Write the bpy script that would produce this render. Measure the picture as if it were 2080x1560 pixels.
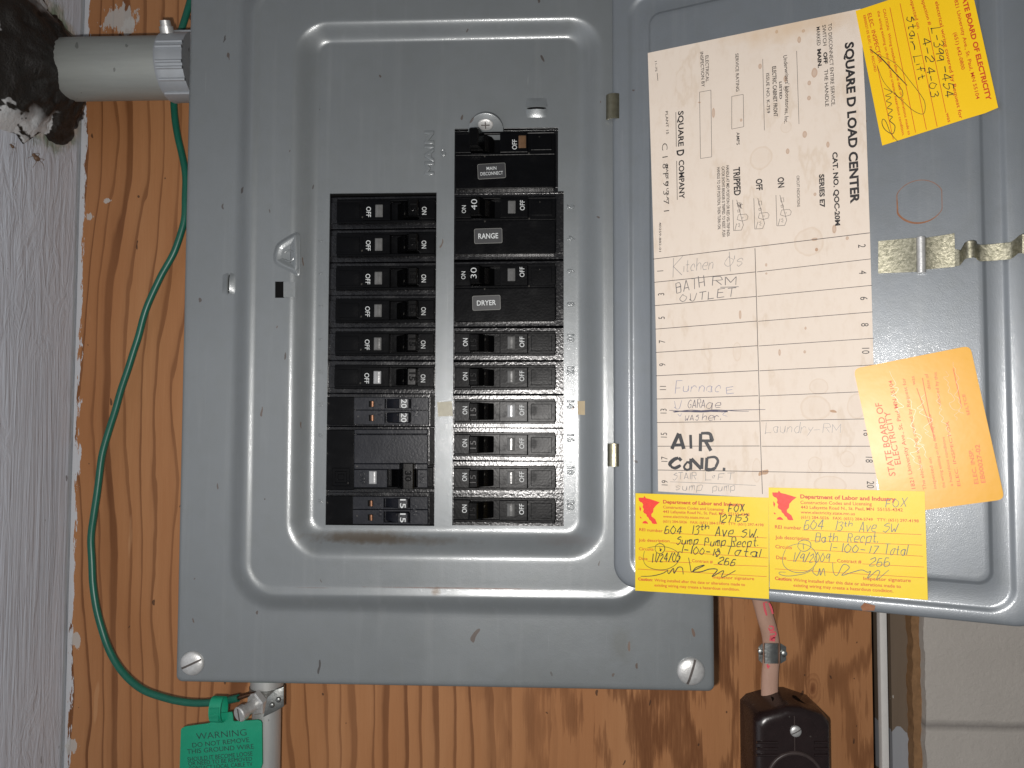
import bpy, bmesh, math, random
from mathutils import Vector, Matrix
random.seed(7)
S = bpy.context.scene
for o in list(bpy.data.objects): bpy.data.objects.remove(o)
C = S.collection
MM = 0.001
# ------------------------------------------------------------------ camera, light, exposure
F = 1562.0; CX, CY = 1040.0, 780.0          # photo pixels (2080 x 1560)
D0 = 0.433                                  # camera to dead-front plane (y = 0), metres
nc = Vector((68, 68, F)).normalized()       # wall normal (into the wall) seen by the camera
uc = Vector((105, -36050, F)).normalized()
uc = (uc - nc * uc.dot(nc)).normalized()    # panel's up
rc = nc.cross(uc) * -1.0
if rc.x < 0: rc = -rc
CAM = Vector((0, -D0, 0))
def cam2w(v): return Vector((v.dot(rc), v.dot(nc), v.dot(uc)))
cx_ = cam2w(Vector((1, 0, 0))); cdn = cam2w(Vector((0, 1, 0))); cf = cam2w(Vector((0, 0, 1)))
cam = bpy.data.cameras.new('camera'); camo = bpy.data.objects.new('camera', cam); C.objects.link(camo)
cam.sensor_width = 36; cam.lens = F / 2080 * 36; cam.clip_start = 0.01; cam.clip_end = 20
camo.matrix_world = Matrix(((cx_.x, -cdn.x, -cf.x, CAM.x), (cx_.y, -cdn.y, -cf.y, CAM.y), (cx_.z, -cdn.z, -cf.z, CAM.z), (0, 0, 0, 1)))
S.camera = camo
w = bpy.data.worlds.new('World'); S.world = w; w.use_nodes = True
w.node_tree.nodes['Background'].inputs[0].default_value = (0.93, 0.96, 1.0, 1)
w.node_tree.nodes['Background'].inputs[1].default_value = 0.12
fl = bpy.data.lights.new('phone_flash', 'POINT'); flo = bpy.data.objects.new('phone_flash', fl); C.objects.link(flo)
fl.energy = 7.5; fl.shadow_soft_size = 0.0045; fl.color = (1.0, 0.965, 0.93)
flo.location = CAM + cx_ * -0.018 - cdn * -0.016
S.view_settings.view_transform = 'Standard'; S.view_settings.look = 'None'
S.view_settings.exposure = 0; S.view_settings.gamma = 1; S.view_settings.use_curve_mapping = False
S.render.engine = 'CYCLES'
S.render.resolution_x = 1024; S.render.resolution_y = 768

# ------------------------------------------------------------------ geometry helpers
def ray(px, py): return cam2w(Vector(((px - CX) / F, (py - CY) / F, 1)))
def U(px, py, y=0.0):                       # photo pixel -> world point on the plane at depth y (metres)
    d = ray(px, py); return CAM + d * ((y - CAM.y) / d.y)
class Plane:
    def __init__(s, O, es, et, n): s.O, s.es, s.et, s.n = O, es, et, n
    def inv(s, px, py):
        d = ray(px, py); t = (s.O - CAM).dot(s.n) / d.dot(s.n); P = CAM + d * t - s.O
        return Vector((P.dot(s.es), P.dot(s.et)))
    def to3(s, v, h=0.0): return s.O + s.es * v[0] + s.et * v[1] + s.n * h
XW, YW, ZW = Vector((1, 0, 0)), Vector((0, 1, 0)), Vector((0, 0, 1))
def wallplane(y): return Plane(Vector((0, y, 0)), XW, ZW, -YW)
class LocalPlane:                            # breaker-local (a, b, h) in mm -> metres, a=+X b=+Z h=-Y
    def to3(s, v, h=0.0): return Vector((v[0] * MM, -h * MM, v[1] * MM))
LP = LocalPlane()

class MB:
    def __init__(s): s.v = []; s.f = []; s.mi = []; s.cur = 0
    def face(s, pts):
        b = len(s.v); s.v += [Vector(p) for p in pts]; s.f.append(list(range(b, b + len(pts)))); s.mi.append(s.cur)
    def mesh(s, vs, fs):
        b = len(s.v); s.v += [Vector(p) for p in vs]
        for f in fs: s.f.append([b + i for i in f]); s.mi.append(s.cur)
    def loft(s, rings, cap0=False, cap1=False, closed=True):
        n = len(rings[0]); b = len(s.v)
        for r in rings: s.v += [Vector(p) for p in r]
        for k in range(len(rings) - 1):
            for i in range(n if closed else n - 1):
                j = (i + 1) % n
                s.f.append([b + k * n + i, b + k * n + j, b + (k + 1) * n + j, b + (k + 1) * n + i]); s.mi.append(s.cur)
        if cap0: s.f.append([b + i for i in range(n)][::-1]); s.mi.append(s.cur)
        if cap1: s.f.append([b + (len(rings) - 1) * n + i for i in range(n)]); s.mi.append(s.cur)
    def prism(s, poly, P, h0, h1, bev=0.0, seg=2):       # poly in plane coordinates, extruded h0..h1 (plane normal), bevelled top edge
        if area2(poly) < 0: poly = poly[::-1]
        rings = [[P.to3(p, h0) for p in poly]]
        if bev:
            sg = 1 if h1 > h0 else -1
            for k in range(seg + 1):
                t = k / seg * math.pi / 2
                q = inset(poly, bev * (1 - math.cos(t)))
                rings.append([P.to3(p, h1 - sg * bev * (1 - math.sin(t))) for p in q])
        else: rings.append([P.to3(p, h1) for p in poly])
        s.loft(rings, cap0=True, cap1=True)
    def build(s, name, mats, parent=None, loc=None, smooth=35):
        me = bpy.data.meshes.new(name)
        L = Vector(loc) if loc is not None else (Vector(parent['_loc']) if parent is not None and '_loc' in parent.keys() else Vector((0, 0, 0)))
        me.from_pydata([v - L for v in s.v], [], s.f)
        if not isinstance(mats, (list, tuple)): mats = [mats]
        for m in mats: me.materials.append(m)
        for p, i in zip(me.polygons, s.mi): p.material_index = i
        bm = bmesh.new(); bm.from_mesh(me)
        bmesh.ops.remove_doubles(bm, verts=bm.verts, dist=1e-7)
        bmesh.ops.recalc_face_normals(bm, faces=bm.faces) if getattr(s, 'recalc', True) else None
        bm.to_mesh(me); bm.free()
        if smooth:
            me.shade_smooth(); me.set_sharp_from_angle(angle=math.radians(smooth))
        o = bpy.data.objects.new(name, me); C.objects.link(o)
        if parent is None: o.location = L; o['_loc'] = list(L)
        else:
            o.parent = parent
            if '_loc' in parent.keys(): o['_loc'] = parent['_loc']
        return o
def area2(p): return sum(p[i][0] * p[(i + 1) % len(p)][1] - p[(i + 1) % len(p)][0] * p[i][1] for i in range(len(p)))
def inset(poly, d):
    n = len(poly); out = []
    for i in range(n):
        a, b, c = Vector(poly[i - 1]), Vector(poly[i]), Vector(poly[(i + 1) % n])
        e1 = (b - a); e2 = (c - b)
        if e1.length < 1e-9 or e2.length < 1e-9: out.append(b); continue
        e1.normalize(); e2.normalize()
        n1 = Vector((-e1.y, e1.x)); n2 = Vector((-e2.y, e2.x)); m = n1 + n2
        l = m.length
        if l < 1e-6: out.append(b + n1 * d); continue
        m.normalize(); out.append(b + m * min(d / max(m.dot(n1), 0.3), d * 2))
    return out
def rrect(x0, y0, x1, y1, r, n=6):
    if not isinstance(r, (list, tuple)): r = [r] * 4
    out = []
    for (cx, cy, a0, rr) in ((x1 - r[0], y1 - r[0], 0, r[0]), (x0 + r[1], y1 - r[1], 90, r[1]), (x0 + r[2], y0 + r[2], 180, r[2]), (x1 - r[3], y0 + r[3], 270, r[3])):
        for k in range(n + 1):
            a = math.radians(a0 + 90 * k / n); out.append(Vector((cx + rr * math.cos(a), cy + rr * math.sin(a))))
    return out
def rect(x0, y0, x1, y1): return [Vector((x0, y0)), Vector((x1, y0)), Vector((x1, y1)), Vector((x0, y1))]
def circ(cx, cy, r, n=32, ry=None): return [Vector((cx + r * math.cos(2 * math.pi * k / n), cy + (ry or r) * math.sin(2 * math.pi * k / n))) for k in range(n)]
def catmull(P, sub=6, closed=False):
    if len(P) < 3: return [Vector(p) for p in P]
    P = [Vector(p) for p in P]; out = []; n = len(P)
    for i in range(n - 1):
        p0 = P[max(i - 1, 0)]; p1 = P[i]; p2 = P[i + 1]; p3 = P[min(i + 2, n - 1)]
        for k in range(sub):
            t = k / sub
            out.append(0.5 * ((2 * p1) + (p2 - p0) * t + (2 * p0 - 5 * p1 + 4 * p2 - p3) * t * t + (3 * p1 - p0 - 3 * p2 + p3) * t ** 3))
    out.append(P[-1]); return out
def tube(mb, path, r, n=16, caps=True, flat=None, up=None):   # r number or list; flat = (rx, ry) multipliers
    rings = []; prev = None
    for i, p in enumerate(path):
        t = (path[min(i + 1, len(path) - 1)] - path[max(i - 1, 0)]).normalized()
        if prev is None:
            ref = up or (YW if abs(t.y) < 0.8 else XW); e1 = (ref - t * ref.dot(t)).normalized()
        else: e1 = (prev - t * prev.dot(t)).normalized()
        prev = e1; e2 = t.cross(e1)
        rr = r[i] if isinstance(r, list) else r
        fx, fy = flat or (1, 1)
        rings.append([p + e1 * (math.cos(2 * math.pi * k / n) * rr * fx) + e2 * (math.sin(2 * math.pi * k / n) * rr * fy) for k in range(n)])
    mb.loft(rings, caps, caps)
def box(mb, P, x0, y0, x1, y1, h0, h1, bev=0.0, seg=2): mb.prism(rect(x0, y0, x1, y1), P, h0, h1, bev, seg)
# ------------------------------------------------------------------ text helpers
_tc = {}
def tex(s, off=0.0, ext=0.0, bev=0.0, res=3):
    k = (s, off, ext, bev, res)
    if k in _tc: return _tc[k]
    cu = bpy.data.curves.new('t', 'FONT'); cu.body = s; cu.offset = off; cu.extrude = ext; cu.bevel_depth = bev; cu.bevel_resolution = 1; cu.resolution_u = res
    ob = bpy.data.objects.new('t', cu); C.objects.link(ob)
    bpy.context.view_layer.update()
    me = bpy.data.meshes.new_from_object(ob.evaluated_get(bpy.context.evaluated_depsgraph_get()))
    vs = [v.co.copy() for v in me.vertices]; fs = [list(p.vertices) for p in me.polygons]
    bpy.data.objects.remove(ob); bpy.data.curves.remove(cu); bpy.data.meshes.remove(me)
    _tc[k] = (vs, fs); return _tc[k]
CAPH = max(v.y for v in tex('H')[0])
_eps = [0]
def put2(mb, P, s, A, B, cap, h, off=0.0, ext=0.0, bev=0.0, bend=0.0, res=3):   # baseline A..B in plane coordinates, cap height in plane units
    vs, fs = tex(s, off, ext, bev, res)
    if not vs: return
    x0 = min(v.x for v in vs); x1 = max(v.x for v in vs)
    A, B = Vector(A), Vector(B); e1 = B - A; L = e1.length; e1 = e1 / L; e2 = Vector((-e1.y, e1.x))
    kx = L / max(x1 - x0, 1e-6); ky = cap / CAPH
    _eps[0] = (_eps[0] + 1) % 7
    out = []
    for v in vs:
        u = (v.x - x0) * kx; t = u / L; q = A + e1 * u + e2 * (v.y * ky + bend * 4 * t * (1 - t))
        out.append(P.to3(q, h + v.z * ky))
    mb.mesh(out, fs)
class Frame:                                 # zoomed-crop coordinates -> photo pixels
    def __init__(s, x0, y0, k): s.x0, s.y0, s.k = x0, y0, k
    def __call__(s, p): return (s.x0 + p[0] * s.k, s.y0 + p[1] * s.k)
ID = Frame(0, 0, 1)
def putpx(mb, P, s, a, b, cap, h, fr=ID, **kw):
    pa, pb = fr(a), fr(b); A = P.inv(*pa); B = P.inv(*pb)
    dx, dy = pb[0] - pa[0], pb[1] - pa[1]; l = math.hypot(dx, dy); up = (dy / l, -dx / l); c = cap * fr.k
    c2 = (P.inv(pa[0] + up[0] * c, pa[1] + up[1] * c) - A).length * 0.5 + (P.inv(pb[0] + up[0] * c, pb[1] + up[1] * c) - B).length * 0.5
    if 'bend' in kw: kw['bend'] *= c2
    put2(mb, P, s, A, B, c2, h, **kw)
def putc(mb, P, s, c, cap, h, d='cw', fr=ID, asp=1.0, **kw):     # centred on a pixel
    vs, _ = tex(s); wd = (max(v.x for v in vs) - min(v.x for v in vs)) / CAPH * cap * asp
    if d == 'cw': a, b = (c[0] - cap / 2, c[1] - wd / 2), (c[0] - cap / 2, c[1] + wd / 2)
    elif d == 'ccw': a, b = (c[0] + cap / 2, c[1] + wd / 2), (c[0] + cap / 2, c[1] - wd / 2)
    else: a, b = (c[0] - wd / 2, c[1] + cap / 2), (c[0] + wd / 2, c[1] + cap / 2)
    putpx(mb, P, s, a, b, cap, h, fr, **kw)
def ribbon(mb, P, pts, wd, h, taper=False):
    pts = [Vector(p) for p in pts]; n = len(pts); Lr = []
    for i, p in enumerate(pts):
        t = pts[min(i + 1, n - 1)] - pts[max(i - 1, 0)]
        if t.length < 1e-9: t = Vector((1, 0))
        t.normalize(); m = Vector((-t.y, t.x)); k = wd / 2
        if taper: k *= 0.65 + 0.35 * math.sin(math.pi * min(max((i + 0.6) / n, 0), 1)) + random.uniform(-.08, .08)
        Lr.append((P.to3(p + m * k, h), P.to3(p - m * k, h)))
    b = len(mb.v)
    for a, c in Lr: mb.v += [a, c]
    for i in range(n - 1): mb.f.append([b + 2 * i, b + 2 * i + 1, b + 2 * i + 3, b + 2 * i + 2]); mb.mi.append(mb.cur)
def linepx(mb, P, pts, wpx, h, fr=ID, smooth=False):
    q = [P.inv(*fr(p)) for p in pts]
    k = (P.inv(fr(pts[0])[0] + 1, fr(pts[0])[1]) - q[0]).length
    if smooth: q = catmull(q, 6)
    ribbon(mb, P, q, wpx * k, h + random.uniform(0, 2e-5), taper=smooth)
def polypx(mb, P, pts, h, fr=ID): mb.face([P.to3(P.inv(*fr(p)), h) for p in pts])
# single-stroke hand lettering: two digits per point (x, y), baseline y=2, x-height 6, capitals 9, descender 0
G = {
'A': '0239 3962 1454', 'B': '0209 094957563606 065655534202', 'C': '6749 49280513 13325364', 'D': '0209 0949675453 53320202', 'E': '0902 095 0959 0646 0252', 'F': '0209 0959 0545',
'G': '5849 4928051332 325355 3555', 'H': '0209 5259 0555', 'I': '0209', 'K': '0209 5906 0652', 'L': '09020252', 'M': '0209 0934 3469 6962', 'N': '0209 0952 5259', 'O': '3928051332536638 3839',
'P': '0209 0949586506', 'R': '0209 0949575606 2652', 'S': '584928175654 54322203', 'T': '0969 3932', 'U': '0913042232 324359', 'W': '09123542 4269', 'X': '0259 0952', 'V': '0932 3269',
'a': '5546260503 1322424456 4652', 'b': '0902 0526465442 4222 2203', 'c': '5446260412 122242', 'd': '5556 4626041322 22425359 5952', 'e': '04545646 46260412 122252', 'f': '5849392822 0646', 'g': '5646260412 124256 5651 514010',
'h': '0902 0426465552', 'i': '0602 0808', 'k': '0902 5604 0452', 'l': '0902', 'm': '0602 04262634 343632 32 3436565662', 'n': '0602 04264655 5552', 'o': '26041232 324556 564626', 'p': '0600 05265654 544202', 'r': '0602 04264655',
's': '5546260544 444312 1203', 't': '2922 2242 0646', 'u': '06031222 224256 5652', 'v': '0622 2256', 'w': '06123512 1242 4266', 'y': '0614 1434 5622 2200', 'x': '0652 0256',
'0': '3928051332536638 3839', '1': '3932', '2': '0749 49585635 350252', '3': '08395847 473626 36555342 4202', '4': '4904 0464 4942', '5': '5919 1906 06465543 43220213', '6': '4919 1905 05031232 32535546 460514', '7': '0959 5922', '8': '39285647 47053212 12323265 6539', '9': '5748 4828060515 15355758 5852', '-': '0555', '.': '0203', "'": '0907', '/': '0259', ',': '0210',
}
def hwstrokes(s):
    x = 0.0; out = []
    for ch in s:
        if ch == ' ': x += 4.5; continue
        g = G.get(ch); mx = 0; dy = random.uniform(-.3, .3); ks = random.uniform(.9, 1.1); sk = random.uniform(-.08, .12)
        for st in g.split():
            if len(st) % 2: st = st[:-1]
            pts = [(int(st[i]), int(st[i + 1])) for i in range(0, len(st), 2)]
            mx = max(mx, max(p[0] for p in pts))
            out.append([(x + p[0] * ks + sk * (p[1] - 2) + random.uniform(-.18, .18), (p[1] - 2) * ks + dy + random.uniform(-.2, .2)) for p in pts])
        x += mx + 2.2
    return out, max(x - 2.2, 1.0)
def hw(mb, P, s, a, b, cap, wpx, h, fr=ID, slant=0.12, sm=True):
    st, W = hwstrokes(s); pa, pb = fr(a), fr(b)
    A, B = P.inv(*pa), P.inv(*pb); e1 = B - A; L = e1.length; e1.normalize(); e2 = Vector((-e1.y, e1.x))
    dx, dy = pb[0] - pa[0], pb[1] - pa[1]; l = math.hypot(dx, dy); c = cap * fr.k
    c2 = (P.inv(pa[0] + dy / l * c, pa[1] - dx / l * c) - A).length; k1 = (P.inv(pa[0] + 1, pa[1]) - A).length
    for p in st:
        q = []
        for (x, y) in p:
            yy = y / 7 * c2; q.append(A + e1 * (x / W * L + yy * slant) + e2 * yy)
        if len(q) == 1: q.append(q[0] + e1 * k1 * wpx)
        if (q[0] - q[-1]).length < 1e-7 and len(q) == 2: q[1] = q[0] + e1 * k1 * wpx
        if len(q) > 2 and sm: q = catmull(q, 5)
        ribbon(mb, P, q, wpx * k1 * random.uniform(.85, 1.15), h + random.uniform(0, 2e-5), taper=len(q) > 4)
# ------------------------------------------------------------------ things
def thing(name, label, cat, loc=(0, 0, 0), group=None):
    o = bpy.data.objects.new(name, None); C.objects.link(o); o.location = loc; o['_loc'] = list(loc)
    o.empty_display_size = 0.01; tag(o, label, cat, group); return o
def tag(o, label, cat, group=None, kind=None):
    if label: o['label'] = label
    if cat: o['category'] = cat
    if group: o['group'] = group
    if kind: o['kind'] = kind
    return o
# ------------------------------------------------------------------ materials
class NT:
    def __init__(s, name):
        s.m = bpy.data.materials.new(name); s.m.use_nodes = True; s.t = s.m.node_tree; s.b = s.t.nodes['Principled BSDF']; s.co = None
    def n(s, typ, **kw):
        nd = s.t.nodes.new(typ)
        for k, v in kw.items():
            if k.startswith('i_'):
                key = k[2:]; key = int(key) if key.isdigit() else key
                s.set(nd.inputs[key], v)
            else: setattr(nd, k, v)
        return nd
    def set(s, inp, v):
        if isinstance(v, bpy.types.NodeSocket): s.t.links.new(v, inp)
        else: inp.default_value = (tuple(v) + (1,) if isinstance(v, (tuple, list)) and len(v) == 3 and inp.type == 'RGBA' else v)
    def coord(s):
        if s.co is None: s.co = s.n('ShaderNodeTexCoord').outputs['Object']
        return s.co
    def map(s, scale=(1, 1, 1), loc=(0, 0, 0), rot=(0, 0, 0), v=None):
        return s.n('ShaderNodeMapping', i_Vector=v or s.coord(), i_Scale=scale, i_Location=loc, i_Rotation=rot).outputs[0]
    def noise(s, scale, detail=4, rough=.55, v=None, dist=0.0):
        return s.n('ShaderNodeTexNoise', i_Vector=v or s.coord(), i_Scale=scale, i_Detail=detail, i_Roughness=rough, i_Distortion=dist).outputs[0]
    def math(s, op, a, b=0.0, c=None, clamp=False):
        nd = s.n('ShaderNodeMath', operation=op, use_clamp=clamp); s.set(nd.inputs[0], a); s.set(nd.inputs[1], b)
        if c is not None: s.set(nd.inputs[2], c)
        return nd.outputs[0]
    def ramp(s, f, stops, interp='LINEAR'):
        nd = s.n('ShaderNodeValToRGB'); nd.color_ramp.interpolation = interp; cr = nd.color_ramp
        while len(cr.elements) < len(stops): cr.elements.new(0.5)
        for e, (p, c) in zip(cr.elements, stops):
            e.position = p; e.color = (c, c, c, 1) if isinstance(c, (int, float)) else tuple(c) + (1,)
        s.set(nd.inputs[0], f); return nd.outputs[0]
    def mix(s, f, a, b):
        nd = s.n('ShaderNodeMix', data_type='RGBA'); s.set(nd.inputs[0], f); s.set(nd.inputs[6], a); s.set(nd.inputs[7], b); return nd.outputs[2]
    def bump(s, h, strength=.3, dist=.001, nrm=None):
        nd = s.n('ShaderNodeBump', i_Strength=strength, i_Distance=dist, i_Height=h)
        if nrm is not None: s.set(nd.inputs['Normal'], nrm)
        return nd.outputs[0]
    def out(s, col=None, rough=None, metal=None, nrm=None, spec=None, **kw):
        for k, v in (('Base Color', col), ('Roughness', rough), ('Metallic', metal), ('Normal', nrm), ('Specular IOR Level', spec)):
            if v is not None: s.set(s.b.inputs[k], v)
        for k, v in kw.items(): s.set(s.b.inputs[k.replace('_', ' ')], v)
        return s.m
    def ell(s, c, r, soft=.35, nz=None, amp=.25):    # soft elliptical stain mask in object x/z around c (metres)
        v = s.n('ShaderNodeVectorMath', operation='MULTIPLY', i_0=s.n('ShaderNodeVectorMath', operation='SUBTRACT', i_0=s.coord(), i_1=c).outputs[0], i_1=(1 / r[0], 0, 1 / r[1])).outputs[0]
        d = s.n('ShaderNodeVectorMath', operation='LENGTH', i_0=v).outputs['Value']
        if nz is not None: d = s.math('ADD', d, s.math('MULTIPLY', s.math('SUBTRACT', nz, .5), amp * 2))
        return d
def simple(name, col, rough=.5, metal=0.0, var=.12, nscale=400, bump=0.0, bscale=1500, spec=.5):
    t = NT(name); nz = t.noise(nscale, 5)
    c = t.mix(nz, tuple(x * (1 - var) for x in col), tuple(min(1, x * (1 + var)) for x in col))
    nr = t.bump(t.noise(bscale, 3), bump, .0004) if bump else None
    rg = t.math('ADD', rough - .06, t.math('MULTIPLY', t.noise(nscale * .6, 3), .12))
    if 'plastic' in name or 'bakelite' in name:
        mk, rr = flecks(t, 160, .07, .05, (1, 1, 1)); c = t.mix(t.math('MULTIPLY', mk, .5), c, (.09, .085, .075))
        sm = t.ramp(t.noise(110, 5, .7), [(.55, 0), (.75, 1)]); rg = t.math('ADD', rg, t.math('MULTIPLY', sm, .12))
    return t.out(c, rg, metal, nr, spec)
def flecks(t, scale, thr, keep, stretch=(1, 1, .55)):   # sparse little specks -> mask 0..1
    sx = t.n('ShaderNodeSeparateXYZ', i_0=t.map(scale=stretch)); v = t.n('ShaderNodeCombineXYZ', i_0=t.math('ADD', sx.outputs[0], sx.outputs[1]), i_1=sx.outputs[2]).outputs[0]
    vw = t.n('ShaderNodeVectorMath', operation='ADD', i_0=v, i_1=t.n('ShaderNodeVectorMath', operation='SCALE', i_0=t.n('ShaderNodeTexNoise', i_Vector=t.coord(), i_Scale=scale * 1.2, i_Detail=2).outputs[1], i_Scale=.6 / scale).outputs[0]).outputs[0]
    vo = t.n('ShaderNodeTexVoronoi', voronoi_dimensions='2D', i_Vector=vw, i_Scale=scale)
    sep = t.n('ShaderNodeSeparateColor', i_0=vo.outputs['Color'])
    k = t.math('GREATER_THAN', sep.outputs[0], 1 - keep)
    sz = t.math('MULTIPLY', thr, t.math('ADD', .35, sep.outputs[1]))
    return t.math('MULTIPLY', k, t.math('LESS_THAN', vo.outputs['Distance'], sz)), sep.outputs[2]
def paint(name, base, stains=(), speck=.15):
    t = NT(name)
    n1 = t.noise(14, 6, .6); n2 = t.noise(120, 4)
    c = t.mix(n1, tuple(x * .9 for x in base), tuple(x * 1.1 for x in base))
    c = t.mix(t.math('MULTIPLY', t.ramp(n2, [(.45, 0), (.75, 1)]), .18), c, (.13, .14, .13))
    vs = t.noise(1, 4, .6, v=t.map(scale=(160, 160, 9)))
    c = t.mix(t.math('MULTIPLY', t.ramp(vs, [(.55, 0), (.8, 1)]), .16), c, (.3, .31, .31))
    m, rnd = flecks(t, 85, .055, speck, (1, 1, .35))
    c = t.mix(t.math('MULTIPLY', m, .8), c, t.mix(rnd, (.035, .03, .028), (.10, .055, .03)))
    m2, rnd2 = flecks(t, 34, .038, .16, (1, 1, .4))
    c = t.mix(t.math('MULTIPLY', m2, .75), c, t.mix(rnd2, (.045, .035, .03), (.17, .09, .05)))
    nz = t.noise(220, 5)
    for (cc, rr, col, a) in stains:
        d = t.ell(cc, rr, nz=nz, amp=.55)
        c = t.mix(t.math('MULTIPLY', t.ramp(d, [(.35, 1), (1.0, 0)]), a), c, col)
    rg = t.math('ADD', .25, t.math('MULTIPLY', t.noise(38, 6, .65), .20))
    sc = t.math('MULTIPLY', t.ramp(t.noise(1, 3, .5, v=t.map(scale=(700, 700, 30), rot=(0, .35, 0))), [(.70, 0), (.74, 1)]), t.ramp(t.noise(16, 3), [(.5, 0), (.62, 1)]))
    c = t.mix(t.math('MULTIPLY', sc, .35), c, (.30, .31, .31))
    nr = t.bump(t.noise(2600, 2), .2, .0003)
    nr = t.bump(t.noise(260, 3), .05, .0006, nr)
    return t.out(c, t.math('ADD', rg, .03), .24, nr, .75, Coat_Weight=.45, Coat_Roughness=.11, Coat_Normal=nr)
DARK = (.012, .012, .013)
M = {}
# thin helpers for colours
GREY = (.158, .172, .179)
M['black'] = simple('black_plastic', (.0014, .0014, .0016), .26, 0, .3, 300, .06, 900, .14)
M['gloss'] = simple('glossy_black_plastic', (.003, .003, .004), .22, 0, .4, 260, .35, 700, .6)
M['black2'] = simple('worn_black_plastic', (.0016, .0017, .0022), .30, 0, .5, 160, .14, 700, .10)
M['grey_plastic'] = simple('dark_grey_plastic', (.0095, .0105, .0145), .34, 0, .45, 130, .2, 700, .26)
M['white_ink'] = simple('white_ink', (.50, .52, .52), .5, 0, .15, 900)
M['ink'] = simple('black_ink', (.014, .012, .013), .55, 0, .3, 900)
M['rule'] = simple('printed_rule_ink', (.03, .022, .025), .55)
M['pencil'] = simple('pencil_lead', (.24, .225, .22), .45, 0, .35, 2500)
M['pencil_dark'] = simple('dark_pencil_lead', (.10, .095, .10), .42, 0, .35, 2500)
M['pen'] = simple('blue_black_pen', (.035, .03, .07), .5, 0, .3, 1500)
M['pen_light'] = simple('pale_blue_pen', (.20, .20, .30), .5, 0, .3, 1500)
M['marker'] = simple('black_marker', (.018, .018, .02), .4, 0, .5, 700)
M['red_ink'] = simple('red_ink', (.52, .050, .008), .5, 0, .2, 1200)
M['red_logo'] = simple('red_logo_ink', (.72, .03, .012), .5, 0, .2, 1200)
M['red_faded'] = simple('faded_red_ink', (.68, .12, .045), .5, 0, .3, 900)
M['silver_scrawl'] = simple('silvery_scrawl', (.62, .47, .30), .28, 0, .3, 1500)
M['zinc'] = simple('zinc_screw', (.58, .58, .57), .42, .62, .25, 500, .25, 1200)
M['steel_nail'] = simple('nail_steel', (.42, .44, .43), .4, 1, .3, 500, .2)
M['strap'] = simple('strap_steel', (.30, .31, .30), .42, 1, .5, 260, .3, 600)
M['green_wire'] = simple('green_insulation', (.008, .105, .070), .38, 0, .2, 150, .05)
M['copper'] = simple('copper', (.15, .08, .05), .4, 1, .3, 600, .2)
M['lens'] = simple('trip_window_plastic', (.10, .10, .098), .2, 0, .3, 500, .1)
M['lens_white'] = simple('pale_trip_window', (.26, .265, .27), .2, 0, .2, 500, .1)
M['lens_brown'] = simple('brown_trip_window', (.11, .06, .03), .3, 0, .35, 500, .1)
M['sticker_black'] = simple('black_label', (.022, .022, .024), .42)
M['label_edge'] = simple('label_edge', (.14, .14, .13), .5)
M['tape'] = simple('masking_tape', (.36, .285, .17), .55, 0, .2, 300, .3)
M['clipzinc'] = simple('yellow_zinc', (.30, .28, .20), .34, 1, .3, 500, .3)
M['void'] = simple('dark_interior', (.004, .004, .004), .8, spec=.08)
M['trimwhite'] = simple('white_trim_paint', (.62, .60, .57), .5, 0, .1, 100, .2)
# ================================================================== THE SETTING
WX = U(150, 800, .085).x                     # corner of the side wall
YP = .085                                    # plywood surface
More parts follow.
